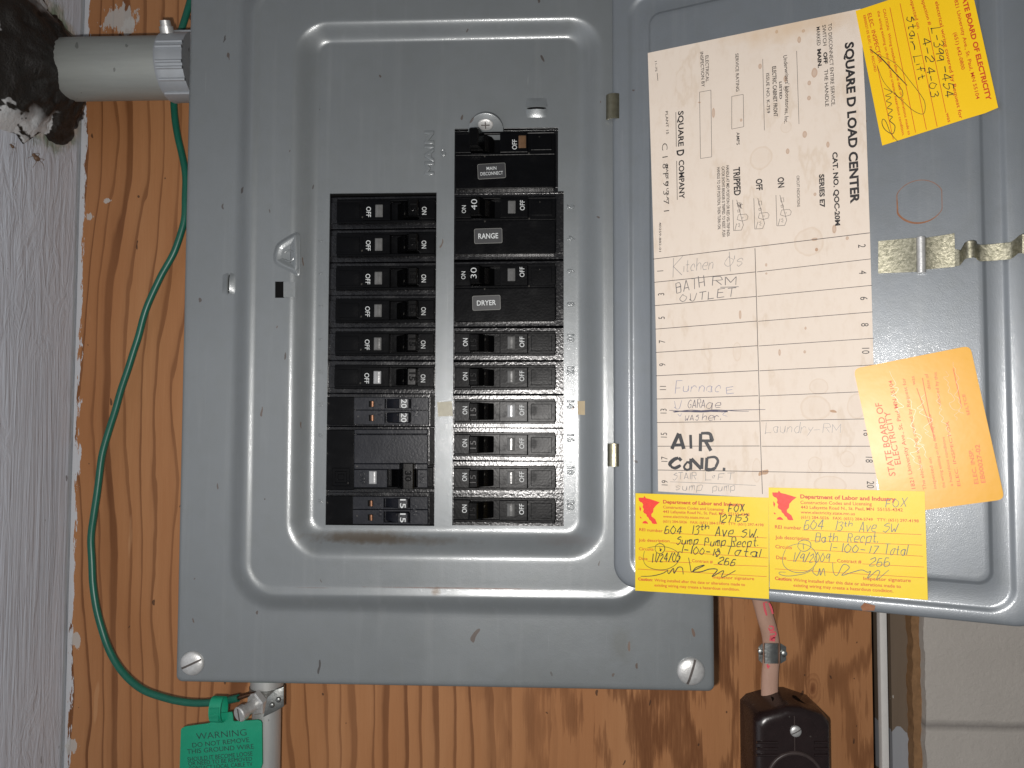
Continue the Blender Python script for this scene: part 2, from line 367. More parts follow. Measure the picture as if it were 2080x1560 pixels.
# ---- plywood backboard
def plywood_mat(loc):
    t = NT('plywood'); co = t.coord(); sep = t.n('ShaderNodeSeparateXYZ', i_0=co)
    X = sep.outputs[0]; Z = sep.outputs[2]
    rgt = t.n('ShaderNodeMapRange', i_Value=t.math('SUBTRACT', X, WX - loc[0] + 0.0), i_1=.10, i_2=.62, i_3=0.0, i_4=1.0).outputs[0]      # the right end of the sheet is flat-sawn
    lf = t.noise(1, 4, .55, v=t.map(scale=(15, 15, 1.7)))
    lf2 = t.noise(1, 2, .5, v=t.map(scale=(5.5, 5.5, 2.4), loc=(3, 0, 1)))
    wob = t.noise(1, 3, .5, v=t.map(scale=(50, 50, 16)))
    f = t.math('ADD', t.math('MULTIPLY', X, 84), t.math('MULTIPLY', lf, 3.6))
    f = t.math('ADD', f, t.math('MULTIPLY', t.math('SUBTRACT', lf2, .5), 6.0))
    f = t.math('ADD', f, t.math('MULTIPLY', wob, .5))
    f2 = t.math('ADD', t.math('MULTIPLY', X, 20), t.math('MULTIPLY', t.noise(1, 3, .5, v=t.map(scale=(10, 10, 5.0), loc=(1, 2, 5))), 7.5))
    f2 = t.math('ADD', f2, t.math('MULTIPLY', t.noise(1, 4, .7, v=t.map(scale=(330, 330, 18))), 1.1))
    fr1 = t.math('FRACT', f); fr2 = t.math('FRACT', f2)
    h1 = t.n('ShaderNodeTexWhiteNoise', noise_dimensions='1D', i_W=t.math('FLOOR', f)).outputs[0]
    e1_ = t.math('POWER', fr1, t.math('ADD', .35, t.math('MULTIPLY', h1, 1.3)))
    b1 = t.ramp(e1_, [(0, 0), (.5, .04), (.74, .25), (.83, 1), (.965, .95), (.99, 0), (1, 0)])
    b1 = t.math('MULTIPLY', b1, t.math('ADD', .62, t.math('MULTIPLY', t.n('ShaderNodeTexWhiteNoise', noise_dimensions='1D', i_W=t.math('ADD', t.math('FLOOR', f), 40.5)).outputs[0], .45)))
    b2 = t.ramp(fr2, [(0, 0), (.48, .05), (.60, .7), (.8, .95), (.93, .55), (1, 0)])
    pick = t.ramp(rgt, [(.30, 0), (.5, 1)])
    b = t.math('MULTIPLY', t.mix(pick, b1, b2), t.ramp(t.noise(1, 3, v=t.map(scale=(30, 30, 5), loc=(7, 1, 1))), [(.3, .55), (.6, 1)]))
    fib = t.noise(1, 4, .7, v=t.map(scale=(900, 900, 28)))
    fib2 = t.noise(1, 3, .6, v=t.map(scale=(120, 120, 10)))
    c = t.mix(fib2, (.395, .180, .074), (.510, .258, .118))
    c = t.mix(t.math('MULTIPLY', t.ramp(t.noise(1, 3, .5, v=t.map(scale=(26, 26, 4), loc=(9, 4, 2))), [(.35, 0), (.7, 1)]), .5), c, (.33, .125, .042))
    c = t.mix(t.math('MULTIPLY', fib, .42), c, (.29, .12, .045))
    c = t.mix(t.math('MULTIPLY', b, .88), c, (.125, .042, .013))
    # knot
    kp = U(1650, 1400, YP) - Vector(loc)
    d = t.ell(kp, (.0055, .0105), nz=t.noise(90, 3), amp=.5)
    c = t.mix(t.ramp(d, [(.1, .9), (.35, .5), (.45, .1), (.6, .45), (.75, .05), (1.0, .35), (1.15, 0)]), c, (.15, .05, .018))
    # scuffs, dark flecks
    m, r = flecks(t, 60, .045, .18, (1, 1, .6)); c = t.mix(t.math('MULTIPLY', m, .8), c, (.05, .025, .015))
    sc = t.noise(1, 3, .6, v=t.map(scale=(60, 60, 9), rot=(0, .5, 0)))
    c = t.mix(t.math('MULTIPLY', t.ramp(sc, [(.68, 0), (.72, 1)]), .35), c, (.58, .33, .17))
    # paint slopped over the corner and a few dabs
    ed = t.math('SUBTRACT', X, WX - loc[0]); edn = t.noise(1, 5, .7, v=t.map(scale=(260, 260, 45)))
    em = t.math('LESS_THAN', ed, t.math('MULTIPLY', t.math('SUBTRACT', edn, .28), .017))
    c = t.mix(em, c, (.56, .57, .60))
    pm = None
    for (px, py, rx, rz) in ((245, 40, .016, .012), (262, 55, .007, .008), (218, 408, .004, .002), (182, 440, .004, .003), (155, 1300, .004, .006), (147, 1515, .006, .006)):
        q = U(px, py, YP) - Vector(loc)
        d = t.ell(q, (rx, rz), nz=t.noise(1, 4, .7, v=t.map(scale=(300, 300, 90), rot=(0, .4, 0))), amp=1.3)
        c = t.mix(t.math('MULTIPLY', t.math('LESS_THAN', d, .75), .8), c, (.5, .49, .47))
    rg = t.math('ADD', .42, t.math('MULTIPLY', fib, .2))
    return t.out(c, rg, 0, t.bump(t.math('ADD', fib, t.math('MULTIPLY', b, -.6)), .3, .0004), .35)
ZT, ZB = U(1000, -260, YP).z, U(1000, 1800, YP).z
PXR = U(1773, 1400, YP).x
ZB2, ZT2 = ZB - .35, ZT + .3
loc = (WX, YP, ZB)
mb = MB(); mb.prism(rect(WX, ZB2, PXR, ZT2), wallplane(YP), -.016, 0, .0006)
ply = mb.build('plywood_board', plywood_mat(loc), loc=loc)
tag(ply, 'orange plywood backboard with dark vertical grain behind the grey panel', 'board')
# ---- side wall, brushed thick paint
loc = (WX, 0, ZB)
tary, tarz = .046, U(250, 140, .045).z
def wall_mat():
    t = NT('brushed_wall_paint')
    st = t.noise(1, 5, .6, v=t.map(scale=(150, 150, 7)), dist=1.6)
    st2 = t.noise(1, 5, .65, v=t.map(scale=(90, 90, 22), rot=(.7, 0, 0)), dist=2.2)
    big = t.noise(7, 4, .6)
    k = t.ramp(t.noise(8, 3), [(.40, 0), (.54, 1)])
    h = t.mix(k, st, st2)
    c = t.mix(big, (.46, .50, .57), (.60, .64, .71))
    c = t.mix(t.math('MULTIPLY', t.ramp(st, [(.35, 1), (.5, 0)]), .18), c, (.40, .41, .46))
    # old paint layers round the sealed hole
    sp = t.n('ShaderNodeSeparateXYZ', i_0=t.coord())
    dy = t.math('SUBTRACT', sp.outputs[1], tary); dz = t.math('SUBTRACT', sp.outputs[2], tarz - ZB)
    d = t.math('SQRT', t.math('ADD', t.math('MULTIPLY', dy, dy), t.math('MULTIPLY', dz, dz)))
    d = t.math('ADD', d, t.math('MULTIPLY', t.math('SUBTRACT', t.noise(60, 4, .7), .5), .03))
    c = t.mix(t.ramp(d, [(.034, 1), (.046, .8), (.052, 0)]), c, t.mix(t.ramp(t.noise(50, 3), [(.45, 0), (.55, 1)]), (.40, .36, .30), (.14, .19, .11)))
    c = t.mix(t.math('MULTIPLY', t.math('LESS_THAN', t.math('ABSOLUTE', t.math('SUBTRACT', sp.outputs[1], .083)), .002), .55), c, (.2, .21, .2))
    m, r = flecks(t, 45, .035, .10); c = t.mix(t.math('MULTIPLY', m, .7), c, (.08, .07, .06))
    return t.out(c, t.math('ADD', .33, t.math('MULTIPLY', big, .2)), 0, t.bump(h, .75, .0028), .55)
mb = MB(); Pw = Plane(Vector((WX, 0, 0)), YW, ZW, XW)
mb.prism(rect(-.75, ZB2, YP, ZT2), Pw, -.06, 0)
sw = mb.build('side_wall', wall_mat(), loc=loc); tag(sw, 'lumpy grey-white painted wall with vertical brush strokes left of the plywood', 'wall')
mb = MB(); mb.prism(rect(U(1700, 1400, .11).x, ZB2, U(1860, 1400, .11).x, ZT2), wallplane(.125), -.03, 0)  # added dark backing; its colour stands in for the gap's shade
o = mb.build('gap_backing', simple('gap_shade_dark', (.02, .014, .010), .8), loc=(0, .125, ZB)); tag(o, 'dark backing added to stand for shade in the gap beside the plywood edge', 'backing')
# ---- right-hand wall parts: white strip, brown board, block wall
mb = MB(); a, b = U(1788, 1400, YP), U(1803, 1400, YP)
mb.prism(rect(a.x, ZB2, b.x, ZT2), wallplane(YP), -.0035, .001, .0008)
o = mb.build('trim_strip', M['trimwhite'], loc=(a.x, YP, ZB)); tag(o, 'narrow white trim strip beside the black gap at the plywood edge', 'trim')
def brown_mat():
    t = NT('brown_painted_board'); n = t.noise(1, 4, .6, v=t.map(scale=(120, 120, 12)))
    c = t.mix(n, (.13, .095, .068), (.18, .135, .095))
    m, r = flecks(t, 70, .07, .2); c = t.mix(t.math('MULTIPLY', m, .7), c, (.45, .43, .4))
    q = U(1828, 1540, YP + .012) - Vector((0, YP + .02, ZB))
    d = t.ell(q, (.009, .020), nz=t.noise(60, 3), amp=.4); c = t.mix(t.math('LESS_THAN', d, .95), c, (.30, .31, .33))
    return t.out(c, .6, 0, t.bump(n, .4, .0006), .3)
mb = MB(); a, b = U(1800, 1400, YP + .02), U(1880, 1400, YP + .02)
mb.prism(rect(a.x, ZB2, b.x, ZT2), wallplane(YP + .02), -.02, .008)
o = mb.build('door_jamb', brown_mat(), loc=(0, YP + .02, ZB)); tag(o, 'dark brown painted board between the white strip and the grey block wall', 'board')
def torn(mat, name, px0, px1, y, amp, th, label, cat, seed):
    amp *= .8
    random.seed(seed); mb = MB(); P = wallplane(y)
    zs = [ZB2 + (ZT2 - ZB2) * k / 420 for k in range(421)]
    xl = []; x = 0
    for k in range(421): x = x * .82 + random.uniform(-1, 1) * amp; xl.append(U(px0, 1400, y).x + x)
    xr = U(px1, 1400, y).x
    for k in range(420):
        for h0, h1 in ((th, th),):
            mb.face([P.to3((xl[k], zs[k]), th), P.to3((xr, zs[k]), th), P.to3((xr, zs[k + 1]), th), P.to3((xl[k + 1], zs[k + 1]), th)])
        mb.face([P.to3((xl[k], zs[k]), -.02), P.to3((xl[k], zs[k]), th), P.to3((xl[k + 1], zs[k + 1]), th), P.to3((xl[k + 1], zs[k + 1]), -.02)])
    o = mb.build(name, mat, loc=(xr, y, ZB)); tag(o, label, cat); return o
torn(simple('fibre_edge', (.24, .135, .065), .8, 0, .45, 220, .8, 500, .2), 'fibre_strip', 1853, 1880, YP + .006, .0011, .002, 'ragged brown fibre strip along the edge of the grey block wall', 'strip', 3)
def block_mat():
    t = NT('painted_block'); n = t.noise(30, 6, .65); sp = t.n('ShaderNodeSeparateXYZ', i_0=t.coord())
    zj = U(1950, 1473, YP).z - ZB
    dz = t.math('ABSOLUTE', t.math('ADD', t.math('SUBTRACT', sp.outputs[2], zj), t.math('MULTIPLY', t.math('SUBTRACT', t.noise(90, 3), .5), .002)))
    j = t.ramp(dz, [(0, 1), (.0003, .9), (.0006, 0)])
    c = t.mix(n, (.40, .37, .335), (.48, .445, .405)); c = t.mix(t.math('MULTIPLY', j, .55), c, (.10, .09, .085))
    return t.out(c, .75, 0, t.bump(t.math('SUBTRACT', t.noise(350, 5, .7), t.math('MULTIPLY', j, 1.2)), .55, .0012), .25)
torn(block_mat(), 'block_wall', 1872, 2900, YP + .002, .0007, .004, 'grey painted concrete block wall with one mortar joint, lower right', 'wall', 5)
# ================================================================== CONDUIT, TAR
YC = .045
ax0 = U(100, 145, YC); ax1 = U(392, 136, YC)
zc = (U(250, 140, YC).z)
r1 = .0195
mb = MB(); tube(mb, [Vector((WX - .03, YC, zc)), Vector((U(350, 136, YC).x, YC, zc))], r1, 48)
def galv(name, col, streak=(30, 300, 300)):
    t = NT(name); n = t.noise(1, 5, .65, v=t.map(scale=streak)); n2 = t.noise(35, 5, .7)
    c = t.mix(n, tuple(x * .8 for x in col), tuple(x * 1.15 for x in col)); c = t.mix(t.math('MULTIPLY', n2, .4), c, (.32, .32, .28))
    m, r = flecks(t, 120, .1, .12); c = t.mix(t.math('MULTIPLY', m, .6), c, (.12, .12, .11))
    return t.out(c, t.math('ADD', .42, t.math('MULTIPLY', n2, .2)), .55, t.bump(n, .12, .0004), .5)
M['galv'] = galv('galvanised_conduit', (.36, .38, .365)); M['galv_v'] = galv('galvanised_upright', (.52, .53, .53), (300, 300, 30)); M['cast'] = galv('diecast_zinc', (.42, .45, .49), (80, 80, 80))
cd = thing('conduit', 'thick grey metal conduit running from the tarred hole into the panel', 'conduit', (WX, YC, zc))
mb.build('pipe', M['galv'], cd)
mb = MB(); xs = [U(344, 136, YC).x, U(349, 136, YC).x, U(358, 136, YC).x, U(400, 136, YC).x]
mb.loft([[Vector((x, YC + rr * math.cos(a), zc + rr * math.sin(a))) for a in [2 * math.pi * k / 48 for k in range(48)]] for x, rr in ((xs[0], r1 + .0002), (xs[0], r1 + .0016), (xs[1], r1 + .0022), (xs[2], r1 + .0018), (xs[3], r1 + .0018))], True, True)
for a in (-.25, -.42, -.75, .35, .18, 1.25, -1.2):            # flats/ribs on the connector
    c0 = Vector((0, YC - math.cos(a) * (r1 + .002), zc + math.sin(a) * (r1 + .002)))
    tube(mb, [Vector((xs[1], c0.y, c0.z)), Vector((xs[3], c0.y, c0.z))], .0011, 8)
cn = mb.build('connector', M['cast'], cd)
mb = MB(); sc = Vector((U(359, 90, YC).x, YC - .0125, zc + .0165)); dr = Vector((0, -.45, .9)).normalized()
tube(mb, [sc, sc + dr * .004], .0042, 20); tube(mb, [sc + dr * .0035, sc + dr * .0075], [.0034, .0031], 20)
mb.build('set_screw', M['zinc'], cn)
# tar: lumpy sealant on the side wall round the conduit
def tar_mat():
    t = NT('roof_tar'); n = t.noise(60, 6, .7); n2 = t.noise(1, 4, .62, v=t.map(scale=(38, 26, 38), rot=(.7, 0, 0)))
    c = t.mix(n, (.006, .0055, .005), (.018, .015, .013))
    wm = t.ramp(n2, [(.535, 0), (.555, 1)])
    sp = t.n('ShaderNodeSeparateXYZ', i_0=t.coord())
    side = t.n('ShaderNodeMapRange', i_Value=sp.outputs[0], i_1=.010, i_2=.004, i_3=0.0, i_4=1.0).outputs[0]
    c = t.mix(t.math('MULTIPLY', wm, side), c, (.50, .51, .52))
    return t.out(c, t.math('ADD', .35, t.math('MULTIPLY', n, .3)), 0, t.bump(t.noise(160, 6, .7), .8, .002), .4)
random.seed(11)
from mathutils import noise as mnoise
mb = MB(); NR, NA = 26, 96; rings = []
for k in range(NR + 1):
    t_ = k / NR; ring = []
    for i in range(NA):
        a = 2 * math.pi * i / NA; ca, sa = math.cos(a), math.sin(a)
        R = .040 + .008 * mnoise.noise(Vector((ca * 1.6, sa * 1.6, 3))) + .004 * mnoise.noise(Vector((ca * 5, sa * 5, 1))) + .0022 * mnoise.noise(Vector((ca * 14, sa * 14, 7)))
        if ca < 0: R *= 1 + 1.1 * (-ca)             # smeared towards the camera
        if ca > 0: R *= 1 + .15 * ca
        rr = (r1 - .001) + (R - r1) * t_
        y, z = YC + rr * ca, zc + rr * sa
        h = .0175 * (1 - t_) ** 1.3 + .0012 + .004 * mnoise.noise(Vector((y * 90, z * 90, 0))) * (1 - t_ * .6) + .0016 * mnoise.noise(Vector((y * 300, z * 300, 5)))
        if t_ > .97: h = -.001
        ring.append(Vector((WX + max(h, -.001 if t_ > .97 else .0006), min(y, YP - .0004), z)))
    rings.append(ring)
mb.loft(rings)
tar = mb.build('tar_patch', tar_mat(), loc=(WX, YC, zc), smooth=60); tag(tar, 'smeared black tar with white paint flecks sealing the conduit hole', 'sealant')
# dead spiders on the side wall
def spider(px, py, s, name, label):
    d = (WX - CAM.x) / ray(px, py).x; c = CAM + ray(px, py) * d
    mb = MB()
    for (o_, rx) in ((Vector((0, 0, 0)), 1.0), (Vector((0, -1.2, .5)) * s, .7)):
        rings = []
        for i in range(7):
            a = math.pi * i / 6; rings.append([c + o_ + Vector((.4 * s + s * .7 * rx * math.sin(a) * math.cos(b), s * rx * math.cos(a) * 1.1, s * .8 * rx * math.sin(a) * math.sin(b))) for b in [2 * math.pi * k / 10 for k in range(10)]])
        mb.loft(rings)
    o = mb.build(name, simple('dead_spider_shell', (.13, .08, .05), .6, 0, .4, 900), loc=c, smooth=70); tag(o, label, 'spider')
    for k in range(5):
        m2 = MB(); a = k * 1.3 + random.random() * .5; L = s * random.uniform(2.0, 4.6)
        p = [c + Vector((s * .4, 0, 0)), c + Vector((s * 1.3, math.cos(a) * L * .5, math.sin(a) * L * .4)), c + Vector((s * .2, math.cos(a + .3) * L, math.sin(a + .3) * L * .7 - s))]
        tube(m2, catmull(p, 4), s * .06, 6); m2.build('leg', o.data.materials[0], o)
spider(72, 322, .0022, 'dead_spider', 'larger dried brown spider stuck to the painted wall below the tar')
spider(24, 298, .0012, 'dead_spider', 'tiny dried spider left of the larger one on the painted wall')
# ================================================================== BREAKER PANEL
ZC0 = U(900, 1400, 0).z
PR = (U(900, 700, 0).x, 0.085, ZC0)
panel = thing('breaker_panel', 'grey metal electrical panel with its door swung open to the right', 'electrical panel', PR)
stains = [(U(735, 1092, -.003) - Vector(PR), (.036, .0042), (.075, .055, .035), .75), (U(800, 1098, -.003) - Vector(PR), (.05, .003), (.08, .06, .04), .5),
          (U(885, 1201, -.008) - Vector(PR), (.003, .0025), (.07, .05, .03), .9), (U(1262, 1310, -.004) - Vector(PR), (.008, .013), (.125, .13, .12), .5), (U(1150, 1380, -.004) - Vector(PR), (.05, .012), (.13, .14, .14), .4)]
for (px, py, rx, rz, a) in ((905, 1194.5, .048, .00045, .7), (1010, 1196, .026, .0004, .6), (640, 1194, .012, .0003, .4), (1150, 1100, .02, .004, .15)): stains.append((U(px, py, -.008) - Vector(PR), (rx, rz), (.10, .045, .025), a))
M['paint'] = paint('grey_panel_paint', GREY, stains)
M['paint_door'] = paint('grey_door_paint', (.156, .173, .190), (), .14)
OL, OR_, OB, OT = U(357, 1330, -.004).x, U(1452, 1330, -.004).x, U(900, 1396, -.004).z, U(900, -120, -.004).z
def key(l, t, r, b, rad, y): return [U(l, 900, y).x, U(900, t, y).z, U(r, 900, y).x, U(900, b, y).z, rad * MM, y]
K = [
 [OL, OT, OR_, OB, .0035, .016], [OL, OT, OR_, OB, .0035, -.0018], [OL + .0003, OT - .0003, OR_ - .0003, OB + .0003, .0035, -.0030], [OL + .001, OT - .001, OR_ - .001, OB + .001, .0035, -.0038], [OL + .0022, OT - .0022, OR_ - .0022, OB + .0022, .0035, -.004], [OL + .004, OT - .004, OR_ - .004, OB + .004, .004, -.004]]
foot = key(466, -85, 1345, 1248, 27, -.004); crest = key(500, -40, 1310, 1213, 18.5, -.0086); groove = key(517, -24, 1292, 1193, 12.5, -.0078)
ledge = key(582, 37, 1230, 1138, 19.5, -.0078); rec = key(640, 85, 1172, 1074, 7.5, 0)
def lerp(a, b, t): return [x + (y - x) * t for x, y in zip(a, b)]
f0 = list(foot); f0[0] -= .002; f0[1] += .002; f0[2] += .002; f0[3] -= .002
K.append(f0)
for k in range(0, 11):
    t = k / 10; q = lerp(foot, crest, t); e = t * t * (3 - 2 * t); e = e * .75 + .25 * t * t; q[5] = foot[5] + (crest[5] - foot[5]) * e; K.append(q)
for k in range(1, 9):
    t = k / 8; q = lerp(crest, groove, t); e = t * t * (3 - 2 * t); q[5] = crest[5] + (groove[5] - crest[5]) * e; K.append(q)
g1 = lerp(groove, ledge, .15); g1[5] = groove[5]; K.append(g1); g2 = lerp(groove, ledge, .9); g2[5] = ledge[5]; K.append(g2)
for k in range(0, 15):
    t = k / 14; q = lerp(ledge, rec, t); e = t * t * (3 - 2 * t); q[5] = ledge[5] + (rec[5] - ledge[5]) * e; K.append(q)
q = list(rec); q[0] += .0012; q[1] -= .0012; q[2] -= .0012; q[3] += .0012; q[4] -= .001; K.append(q)
def ring(k): return [Vector((p.x, k[5], p.y)) for p in rrect(k[0], k[3], k[2], k[1], k[4], 10)]
mb = MB(); rings = [ring(k) for k in K]; mb.loft(rings)
# dead-front sheet with the two breaker windows
def ux(*pts): return sum(U(x, y, 0).x for x, y in pts) / len(pts)
def uz(*pts): return sum(U(x, y, 0).z for x, y in pts) / len(pts)
LX0, LX1 = ux((670, 393), (661, 1067)), ux((887, 391), (882, 1068)); LZ1, LZ0 = uz((670, 393), (887, 391)), uz((661, 1067), (882, 1068))
RX0, RX1 = ux((923, 262), (919, 1068)), ux((1145, 388), (1145, 1068)); RXM = ux((1133, 258), (1134, 388)); RZ1 = uz((923, 262), (1133, 258)); RZ0 = uz((919, 1068), (1145, 1068)); RZM = uz((1145, 388))
holes = [rect(LX0, LZ0, LX1, LZ1), [Vector(p) for p in ((RX0, RZ0), (RX1, RZ0), (RX1, RZM), (RXM, RZM), (RXM, RZ1), (RX0, RZ1))]]
from mathutils.geometry import tessellate_polygon
polys = [[Vector((p.x, p.z, 0)) for p in rings[-1]]] + [[Vector((p.x, p.y, 0)) for p in hp] for hp in holes]
flat = [p for q in polys for p in q]
mb.mesh([Vector((p.x, 0, p.y)) for p in flat], [list(t) for t in tessellate_polygon(polys)])
for hpoly in holes:
    n = len(hpoly)
    for i in range(n):
        a, b = hpoly[i], hpoly[(i + 1) % n]
        mb.face([Vector((a.x, 0, a.y)), Vector((b.x, 0, b.y)), Vector((b.x, .0013, b.y)), Vector((a.x, .0013, a.y))])
cover = mb.build('front_cover', M['paint'], panel, smooth=40)
# box behind
mb = MB(); i3 = .003
rings2 = [[Vector((p.x, y, p.y)) for p in rrect(OL + i3, OB + i3, OR_ - i3, OT - i3, .003)] for y in (.084, .012)]
mb.loft(rings2, True, False); mb.build('enclosure_box', M['paint'], panel)
mb = MB(); box(mb, wallplane(.012), OL + .03, OB + .03, OR_ - .03, OT - .03, -.001, 0); mb.build('dark_interior', M['void'], panel)
# cover screws
def slot_screw(px, py, y, r, ang, parent, mat='zinc', name='cover_screw', dome=.30, base=.0005):
    c = U(px, py, y); mb = MB(); N = 40; rg = []
    for t in [0, .12, .25, .4, .55, .7, .82, .92]:
        rr = r * math.sqrt(max(0, 1 - t * t)) if t else r; rg.append([c + Vector((rr * math.cos(2 * math.pi * k / N), -base - r * dome * t / .92 * 1.0, rr * math.sin(2 * math.pi * k / N))) for k in range(N)])
    rg.insert(0, [c + Vector((r * math.cos(2 * math.pi * k / N), .0005, r * math.sin(2 * math.pi * k / N))) for k in range(N)])
    mb.loft(rg, False, True)
    o = mb.build(name, M[mat], parent, smooth=50)
    m2 = MB(); ca, sa = math.cos(math.radians(ang)), math.sin(math.radians(ang)); P = Plane(c, Vector((ca, 0, sa)), Vector((-sa, 0, ca)), -YW); hh = r * dome + base
    pts = []
    L = r * .93; wv = r * .085
    prev = None
    for k in range(9):                          # slot follows the dome
        x = -L + 2 * L * k / 8; t = math.sqrt(max(0, 1 - (x / r) ** 2)); hx = base + r * dome * min(t / .92, 1) + .00012
        cur = (P.to3((x, -wv), hx), P.to3((x, wv), hx))
        if prev: m2.face([prev[0], cur[0], cur[1], prev[1]])
        prev = cur
    m2.build('slot', M['slot'], o)
    return o
M['slot'] = simple('slot_dark', (.07, .06, .055), .7)  # flat dark strips laid on the heads as screw slots
slot_screw(391, 1347, -.004, .0066, 25, panel); slot_screw(1403, 1363, -.004, .0074, 72, panel)
# embossed lettering and numbers
def emb(s, c, cap, d, asp=1.0, y=0.0, name='embossed_number'):
    mb = MB(); putc(mb, wallplane(y), s, c, cap, .00002, d, ext=.06, bev=.055, asp=asp, res=2); mb.build(name, M['paint'], panel, smooth=60)
emb('MAIN', (872, 311), 17, 'ccw', 1.55, name='embossed_lettering')
for n_, yy in zip(('2', '4', '6', '8', '10', '12', '14', '16', '18', '20'), (421, 484, 551, 618, 687, 753, 822, 890, 956, 1026)): emb(n_, (1159, yy), 13, 'cw', 1.15)
for n_, yy in zip(('1', '3', '5', '7', '9', '11', '13', '17', '19'), (430, 490, 556, 622, 690, 755, 822, 885, 1018)): emb(n_, (651, yy), 7, 'cw', 1.1)
mb = MB(); tube(mb, [U(900 + 4 * math.cos(a), 310 + 5.5 * math.sin(a), -.0003) for a in [i * .5 for i in range(12)]], .0005, 8); mb.build('embossed_number', M['paint'], panel)
# lance tabs pressed out of the sheet
def lance(px, py, wpx, hpx, y, rot):
    c = U(px, py, y); k = (U(px + 1, py, y) - c).length; a = math.radians(rot); es_, et_ = Vector((math.cos(a), 0, math.sin(a))), Vector((-math.sin(a), 0, math.cos(a)))
    P = Plane(c, es_, et_, -YW); W, H = wpx * k / 2, hpx * k / 2; m = MB(); N = 10
    for s0, s1, hh in ((.12, 1.0, .0016), (-1.0, -.22, .0014)):       # two humps with a slit between
        rows = []
        for j in range(5):
            v = s0 + (s1 - s0) * j / 4; lift = hh * ((1 - j / 4) if s0 > 0 else j / 4) ** .8
            rows.append([P.to3((W * (-1 + 2 * i / N) * (1 - .15 * abs(v)), H * v), .00005 + lift * math.sin(math.pi * i / N) ** .6) for i in range(N + 1)])
        m.loft(rows, closed=False)
    o = m.build('lanced_tab', M['paint'], panel, smooth=60)
    m = MB(); m.prism([Vector((W * .85 * math.cos(t), H * (-.05 + .13 * math.sin(t)))) for t in [2 * math.pi * i / 20 for i in range(20)]], P, -.0002, .0001); m.build('slit', M['void'], o)
lance(1090, 219, 46, 40, 0, 0); lance(466, 577, 46, 28, -.004, -90)
# padlock boss (triangular) and latch slot on the ledge
def boss():
    y = -.0078; P = wallplane(y); m = MB()
    pts = [(609, 478), (600, 472), (566, 492), (557, 508), (555, 524), (560, 538), (592, 554), (609, 555)]
    poly = [P.inv(*p) for p in pts]; 
    if area2(poly) < 0: poly = poly[::-1]
    poly = catmull(poly + [poly[0]], 4)[:-1]
    rg = []
    for k, (d, h) in enumerate(((0, 0), (.0008, .0004), (.0016, .0012), (.0024, .0014), (.0032, .0012), (.0042, .0007), (.0052, .0005))): rg.append([P.to3(p, h) for p in inset(poly, d)])
    m.loft(rg, False, True); c = P.inv(588, 520); rg = []
    m.build('padlock_boss', M['paint'], panel, smooth=60)
    m = MB(); tube(m, [P.to3(c + Vector((.0031 * math.cos(a), .0031 * math.sin(a))), .0006) for a in [2.5 - i * .35 for i in range(15)]], .0005, 8); m.build('embossed_ring', M['paint'], panel)
boss()
P = wallplane(-.0078); m = MB()
m.prism([P.inv(*p) for p in ((559, 572), (577, 572), (577, 605), (559, 605))], P, -.0002, .0001); m.build('latch_slot', M['void'], panel)
m = MB(); q = [P.inv(*p) for p in ((577, 573), (600, 573), (600, 604), (577, 604))]
m.face([P.to3(q[0], .0010), P.to3(q[1], .0001), P.to3(q[2], .0001), P.to3(q[3], .0010)]); m.face([P.to3(q[0], .0010), P.to3(q[3], .0010), P.to3(q[3], 0), P.to3(q[0], 0)]); m.face([P.to3(q[0], .001), P.to3(q[0], 0), P.to3(q[1], .0001)])
m.build('latch_tab', M['paint'], panel, smooth=0)
# tilted locking washer above the main breaker
m = MB(); c = U(987, 264, -.0012); tl = math.radians(44); e1 = XW; e2 = Vector((0, -math.sin(tl), math.cos(tl))).normalized(); nn = e1.cross(e2)
if nn.y > 0: nn = -nn
Pd = Plane(c, e1, e2, nn); m.prism(circ(0, 0, .0101, 40), Pd, -.0008, .0007, .0005)
wsh = m.build('locking_washer', M['paint'], panel)
m = MB(); rg = [[Pd.to3(p, h) for p in circ(0, .0035, r, 24, r * .8)] for r, h in ((.0044, .0008), (.0040, .0013), (.0026, .0016))]; m.loft(rg, False, True); hb = m.build('screw_head', M['zinc'], wsh)
m = MB(); box(m, Pd, -.0024, .0032, .0024, .0038, .0015, .00175); box(m, Pd, -.0003, .0015, .0003, .0055, .0015, .0018); m.build('slot', M['slot'], wsh)
# ---- the open door
DA = math.radians(23.1)
de = Vector((math.cos(DA), -math.sin(DA), 0)); dn = Vector((-math.sin(DA), -math.cos(DA), 0))
PD = Plane(U(1245, 600, -.0105), de, ZW, dn)
dl = PD.inv(1244, 600)[0]; dr_ = PD.inv(2082, 1200)[0] + .008
dz0 = .5 * (PD.inv(1300, 1198)[1] + PD.inv(2060, 1271)[1]); dz1 = PD.inv(1500, -170)[1]
il = PD.inv(1323, 600)[0]; ir = PD.inv(2012, 1150)[0]; iz0 = .5 * (PD.inv(1950, 1180)[1] * 2); iz1 = .5 * (PD.inv(1338, 27)[1] * 2)
print('door', dl, dr_, dz0, dz1, 'inner', il, ir, iz0, iz1)
gl = PD.inv(1279, 600)[0]; gr = PD.inv(2062, 1150)[0]; gz0 = PD.inv(1900, 1232)[1]; gz1 = iz1 + (iz0 - gz0)
m = MB()
def dring(L, B, R, T, r, h): return [PD.to3(p, h) for p in rrect(L, B, R, T, r, 10)]
seq = [(dl, dz0, dr_, dz1, .012, -.004), (dl, dz0, dr_, dz1, .012, -.0012), (dl + .0003, dz0 + .0003, dr_ - .0003, dz1 - .0003, .012, -.0006), (dl + .001, dz0 + .001, dr_ - .001, dz1 - .001, .012, -.0002), (dl + .0022, dz0 + .0022, dr_ - .0022, dz1 - .0022, .0115, 0.0)]
